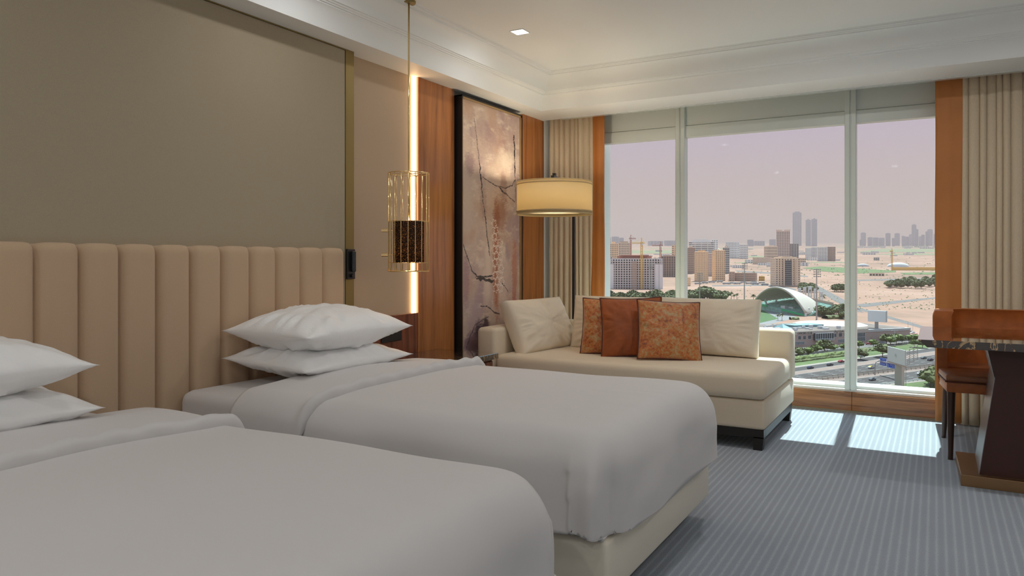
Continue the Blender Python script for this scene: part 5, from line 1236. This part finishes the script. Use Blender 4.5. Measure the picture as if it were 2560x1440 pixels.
xs0, zz = cxz(2002, 822); bm = B(); q = cx(2026)-xs0; vs = [bm.verts.new(v) for v in ((xs0, 18, CH+.1), (xs0+q, 18, CH+.1), (xs0+q, 30, CH+.1), (xs0, 30, CH+.1))]; tp_ = bm.verts.new((xs0+q/2, 24, CH+3.4))
for k in range(4): bm.faces.new((vs[k], vs[(k+1) % 4], tp_))
obj('roof_light', bm, M['teal'], cb, loc=1)
bm = B(); box(bm, (cx(2046), 24, CH+.1), (cx(2120), 38, CH+1.8)); obj('roof_canopy', bm, M['teal'], cb, loc=1)
bm = B(); lathe(bm, (cx(2185), 44, CH-.5), [(.1, 2.4), (14, 2.1), (24, 1.2), (28, 0)], 28); obj('round_roof', bm, M['shell'], cb, loc=1, smooth=True)
for k, px in enumerate((2179, 2197)):   # dark diamonds on the blank wall
    x, z = cxz(px, 843); bm = B(); prism(bm, [(x-1.1, z), (x, z-1.3), (x+1.1, z), (x, z+1.3)], 'y', -.2, .05); obj('diamond_panel', bm, M['brown'], cb, loc=1)
def text(name, s, size, m, parent, loc, rot, ext=.08, align='LEFT', width=None):
    cu_ = bpy.data.curves.new(name, 'FONT'); cu_.body = s; cu_.size = size; cu_.extrude = ext; cu_.align_x = align; cu_.resolution_u = 2
    o = bpy.data.objects.new(name, cu_); C.objects.link(o)
    dg = bpy.context.evaluated_depsgraph_get(); me = bpy.data.meshes.new_from_object(o.evaluated_get(dg)); bpy.data.objects.remove(o)
    o = bpy.data.objects.new(name, me); C.objects.link(o); me.materials.append(m); o.parent = parent; o.location = loc; o.rotation_euler = rot
    if width and o.dimensions.x > 0:
        xs__ = [v.co.x for v in me.vertices]; sc_ = width/(max(xs__)-min(xs__)); o.scale = (sc_, 1, 1)
    return o
M['ink'] = mat('sign_letters', (.03, .025, .03), .5)
x0, z0 = cxz(1992.5, 836.3); text('lettering', 'OFFICERS CLUB', 2.15, M['ink'], cb, (x0, -.42, z0), (math.pi/2, 0, 0), width=cx(2029)-x0)
x0, z0 = cxz(2083, 830.3); text('lettering', ''.join(chr(c) for c in (0x0646, 0x0627, 0x062F, 0x064A, 0x20, 0x0627, 0x0644, 0x0636, 0x0628, 0x0627, 0x0637)), 2.4, M['ink'], cb, (x0, -.42, z0), (math.pi/2, 0, 0), width=cx(2116)-x0)
# fence before the club
fe = thing('fence', 'pale grey fence with white posts behind the roadside trees', 'fence', G(1990, 896)); a, b = G(1930, 902), G(2119, 877)
bm = B(); n_ = 1; vs = [bm.verts.new(v) for v in (a, b, b+Vector((0, 0, 2.2)), a+Vector((0, 0, 2.2)))]; bm.faces.new(vs); o = obj('fence_panel', bm, M['greyb'], fe); o.modifiers.new('t', 'SOLIDIFY').thickness = .06
for k in range(15):
    p = a.lerp(b, k/14); bm = B(); box(bm, (p.x-.2, p.y-.2, p.z-.2), (p.x+.2, p.y+.2, p.z+2.6)); obj('post', bm, M['wht'], fe)

# ------------------------------------------------------------------ billboards and road signs
def panel4(bm, p, u, w, h, th, N): 
    vs = []
    for k in (0, 1):
        for a_, b_ in ((0, 0), (1, 0), (1, 1), (0, 1)): vs.append(bm.verts.new(p+u*(w*a_)+Vector((0, 0, h*b_))+N*(th*k)))
    for f in ((3, 2, 1, 0), (4, 5, 6, 7), (0, 1, 5, 4), (1, 2, 6, 5), (2, 3, 7, 6), (3, 0, 4, 7)): bm.faces.new([vs[i] for i in f])
def at(px, py, d):
    r = ray(px, py); return Vector((r.x*d, r.y*d, EYE+r.z*d))
# far one
d = gd(852); t = thing('billboard', 'blank cream billboard on a grey pillar, beyond the club roof', 'billboard', D(2192, d), 'billboards')
a, b = at(2169.5, 801, d+4), at(2214, 808.5, d-5); u = (b-a); u.z = 0; w_ = u.length; u.normalize(); N = Vector((-u.y, u.x, 0)); a.z = (a.z+b.z)/2
if N.dot(Vector((a.x, a.y, 0))) < 0: N = -N
bm = B(); panel4(bm, a, u, w_, ht(27.5, d), .5, N); obj('face', bm, M['whiteb'], t)
bm = B(); panel4(bm, a+N*.5-u*.1, u, w_+.2, ht(28, d), 2.6, N); obj('frame', bm, M['greyb'], t)
p = D(2191.5, d+1); bm = B(); box(bm, (p.x-1.2, p.y-1.2, p.z-1), (p.x+1.2, p.y+1.2, a.z)); obj('pillar', bm, M['metal'], t)
# near one, with its open rear frame
d = gd(990); t = thing('billboard', 'white billboard with a small ring emblem on a thick grey pillar', 'billboard', D(2249, d), 'billboards')
a, b = at(2218.5, 902, d+9), at(2263.5, 916.5, d-9); u = (b-a); u.z = 0; w_ = u.length; u.normalize(); N = Vector((-u.y, u.x, 0))
if N.dot(Vector((a.x, a.y, 0))) < 0: N = -N
hN = ht(37.5, d); a.z = at(2241, 908.5, d).z
bm = B(); panel4(bm, a, u, w_, hN, .4, N); obj('face', bm, M['wht'], t)
bm = B(); panel4(bm, a-Vector((0, 0, .5))-N*.3, u, w_, .4, .9, N); obj('walkway', bm, M['brown'], t)
a2 = b.copy(); a2.z = a.z; b2 = at(2294, 912, d+16); u2 = (b2-a2); u2.z = 0; w2_ = u2.length; u2.normalize(); N2 = Vector((-u2.y, u2.x, 0))
for k in range(4):
    bm = B(); p = a2+u2*(w2_*k/3); tube(bm, [p-Vector((0, 0, .5)), p+Vector((0, 0, hN))], .16, 5); obj('frame_post', bm, M['metal'], t)
for k in range(9):
    bm = B(); z = Vector((0, 0, hN*k/8)); tube(bm, [a2+z, a2+u2*w2_+z], .12, 4); obj('frame_rail', bm, M['kerb'], t)
bm = B(); tube(bm, [a+Vector((0, 0, hN)), a2+u2*w2_+Vector((0, 0, hN))], .14, 4); obj('top_tie', bm, M['kerb'], t)
ec = a+u*(w_*.48)+Vector((0, 0, hN*.52))-N*.04; bm = B()
tube(bm, [ec+u*(.95*math.cos(q*math.pi/12))+Vector((0, 0, .95*math.sin(q*math.pi/12))) for q in range(24)]+[ec+u*.95], .05, 4); obj('emblem_ring', bm, M['greyb'], t)
bm = B(); bm.faces.new([bm.verts.new(ec+u*x_+Vector((0, 0, z_))-N*.02) for x_, z_ in ((-.42, .35), (.05, .35), (.38, -.30), (.05, -.22), (.0, .08))]); obj('emblem_mark', bm, M['ink'], t)
p = D(2249, d); wz = 1.65; bm = B(); vs = []
box(bm, (-wz, -wz*.9, -1), (wz, wz*.9, a.z-p.z-.7)); o = obj('pillar', bm, M['metal'], t, loc=1); o.location = p-Vector(t.location); o.rotation_euler = (0, 0, YAW-.9)
# gantry signs
d = gd(936); t = thing('road_sign', 'blue overhead direction signs on a curved grey post', 'road sign', D(2187.5, d)); hh = ht(936-903, d); b0 = D(2187.5, d)
bm = B(); e1 = at(2199, 902, d); tube(bm, [b0, b0+Vector((0, 0, hh*.75)), b0.lerp(Vector((e1.x, e1.y, b0.z)), .25)+Vector((0, 0, hh*.94)), e1, at(2239, 911, d-14)], .28, 7); obj('gantry', bm, M['metal'], t)
for nm, (xa, ya, xb, yb, hpx, da, db) in {'l': (2200, 912.5, 2216, 916, 19, 0, -5), 'r': (2217.5, 916.5, 2239, 924, 19.5, -6, -13)}.items():
    a, b = at(xa, ya, d+da), at(xb, yb, d+db); u = (b-a); u.z = 0; w_ = u.length; u.normalize(); N = Vector((-u.y, u.x, 0)); N = N if N.dot(F2_) < 0 else -N
    a.z = (a.z+b.z)/2; H_ = ht(hpx, d); bm = B(); panel4(bm, a, u, w_, H_, .12, -N); f = obj('sign_plate', bm, M['blue'], t)
    bm = B(); r_ = random.Random(len(nm)+int(w_*10))
    for rr in range(4):
        z = H_*(.16+.2*rr); x = w_*.12
        while x < w_*.8:
            q = w_*r_.uniform(.06, .2)
            if r_.random() < .75: panel4(bm, a+u*x+Vector((0, 0, z)), u, q, H_*.055, .05, N)
            x += q+w_*.05
    for e in (0, H_-.12): panel4(bm, a+Vector((0, 0, e)), u, w_, .12, .04, N)
    for e in (0, w_-.12): panel4(bm, a+u*e, u, .12, H_, .04, N)
    obj('white_markings', bm, M['wht'], t)

# ------------------------------------------------------------------ vehicles
def car(px, py, m, label, rot=0, roof=None, onlane=True):
    d = gd(py); t = thing('car', label, 'car', D(px, d, .09), 'cars'); t.rotation_euler = (0, 0, rot)
    bm = B(); prism(bm, [(-2.25, .35), (-2.3, .75), (-2.1, .95), (-1.2, 1.02), (1.2, 1.02), (2.1, .88), (2.3, .6), (2.25, .35)], 'y', -.88, .88, .06); obj('body', bm, m, t, loc=1)
    bm = B(); prism(bm, [(-1.75, 1.0), (-1.2, 1.42), (.35, 1.45), (1.15, 1.0)], 'y', -.78, .78, .05); obj('cabin', bm, roof or m, t, loc=1)
    bm = B(); prism(bm, [(-1.62, 1.03), (-1.17, 1.36), (.33, 1.39), (1.0, 1.03)], 'y', -.80, .80); obj('side_window', bm, M['cglass'], t, loc=1)
    for x in (-1.4, 1.4):
        for y in (-.8, .8):
            bm = B(); tube(bm, [(x, y-.1, .32), (x, y+.1, .32)], .32, 10); obj('wheel', bm, M['black'], t, loc=1)
    return t
hv = G(*mff[1])-G(*mff[0]); hrot = math.atan2(hv.y, hv.x)
mw, mdk, mnv, mrd, myl, mgr = M['wht'], mat('dark_car_paint', (.03, .03, .045), .25), mat('navy_car_paint', (.025, .03, .07), .25), mat('red_car_paint', (.35, .04, .05), .3), mat('yellow_taxi_paint', (.72, .55, .06), .35), mat('grey_car_paint', (.17, .17, .18), .3)
car(2026, 922, mnv, 'navy car on the service road, nearer the sofa', hrot); car(2075, 914.5, mdk, 'dark car on the service road, farther right than the navy one', hrot); car(2103, 906, mrd, 'red car on the service road left of the right mullion', hrot)
car(2178, 921, mw, 'taxi with a pale bonnet and yellow roof on the far carriageway', hrot, roof=myl); car(2181, 951, mgr, 'dark grey car on the near carriageway', hrot); car(2301, 937, mw, 'white car on the near carriageway at the right', hrot)
car(2309, 897, mgr, 'grey car on the far carriageway, left of two at the right', hrot); car(2326, 902, mdk, 'dark car on the far carriageway, right of two at the right', hrot); car(2155, 893, mw, 'white car half under a tree on the service road', hrot)
for i, (px, py, m_) in enumerate(((2261, 833, mw), (2268, 832, mdk), (2275, 831, mgr), (2282, 834, mw), (2257, 836.5, mw), (2172, 862, mrd), (2290, 837, mrd))): car(px, py, m_, f'parked car beyond the club, {onm(i)} of the small cars by the side road', i*1.3)
def bus(px, py, label, rot):
    d = gd(py); t = thing('bus', label, 'bus', D(px, d, .05), 'parked buses'); t.rotation_euler = (0, 0, rot)
    bm = B(); box(bm, (-6, -1.25, .5), (6, 1.25, 3.3), .15, 2); obj('body', bm, M['wht'], t, loc=1)
    bm = B(); box(bm, (-5.7, -1.3, 1.7), (5.7, 1.3, 2.6)); obj('window_band', bm, M['cglass'], t, loc=1)
    for x in (-3.6, 3.8): bm = B(); tube(bm, [(x, -1.28, .5), (x, 1.28, .5)], .5, 10); obj('wheel', bm, M['black'], t, loc=1)
for i, (px, py) in enumerate([(1745, 711), (1762, 709), (1779, 707), (1799, 706), (1815, 711), (1830, 710), (1843, 710.5), (1858, 708), (1872, 710.5), (1884, 708), (1888, 712), (1904, 709), (1912, 713.5)]):
    bus(px, py, f'white bus parked on the sand, {onm(i)} from the left of the row', YAW+(.25 if i % 2 else -.1))
# near house roof at the bottom right corner of the view
d = gd(1002); t = thing('house', 'pinkish pitched roof at the bottom right of the view', 'house', D(2330, d), None); t.rotation_euler = (0, 0, YAW-.3)
bm = B(); box(bm, (-9, -5, -2), (9, 5, 2.6)); obj('wall', bm, M['tan2'], t, loc=1)
bm = B(); prism(bm, [(-9.8, 2.5), (9.8, 2.5), (2, 4.6), (-2, 4.6)], 'y', -5.8, 5.8); obj('roof', bm, M['clubw2'], t, loc=1)

# ------------------------------------------------------------------ haze over the plain
HAZE = 1
if HAZE:
    m = bpy.data.materials.new('dust_haze'); m.use_nodes = True; n = m.node_tree; n.nodes.clear()
    o_ = n.nodes.new('ShaderNodeOutputMaterial'); v = n.nodes.new('ShaderNodeVolumePrincipled'); v.inputs['Color'].default_value = (.74, .53, .49, 1); v.inputs['Density'].default_value = .00008; v.inputs['Anisotropy'].default_value = .0
    lk(n, v.outputs[0], o_.inputs['Volume'])
    bm = B(); W_ = 14000; P = []
    a = [R2_*-W_+F2_*30, R2_*W_+F2_*30, R2_*W_+F2_*24000, R2_*-W_+F2_*24000]; vs = [bm.verts.new(p+Vector((0, 0, -90))) for p in a]+[bm.verts.new(p+Vector((0, 0, 900))) for p in a]
    for f in ((0, 3, 2, 1), (4, 5, 6, 7), (0, 1, 5, 4), (1, 2, 6, 5), (2, 3, 7, 6), (3, 0, 4, 7)): bm.faces.new([vs[i] for i in f])
    hz = obj('haze', bm, m); tag(hz, 'pale dusty haze hanging over the city', 'haze', kind='stuff'); hz.display_type = 'WIRE'
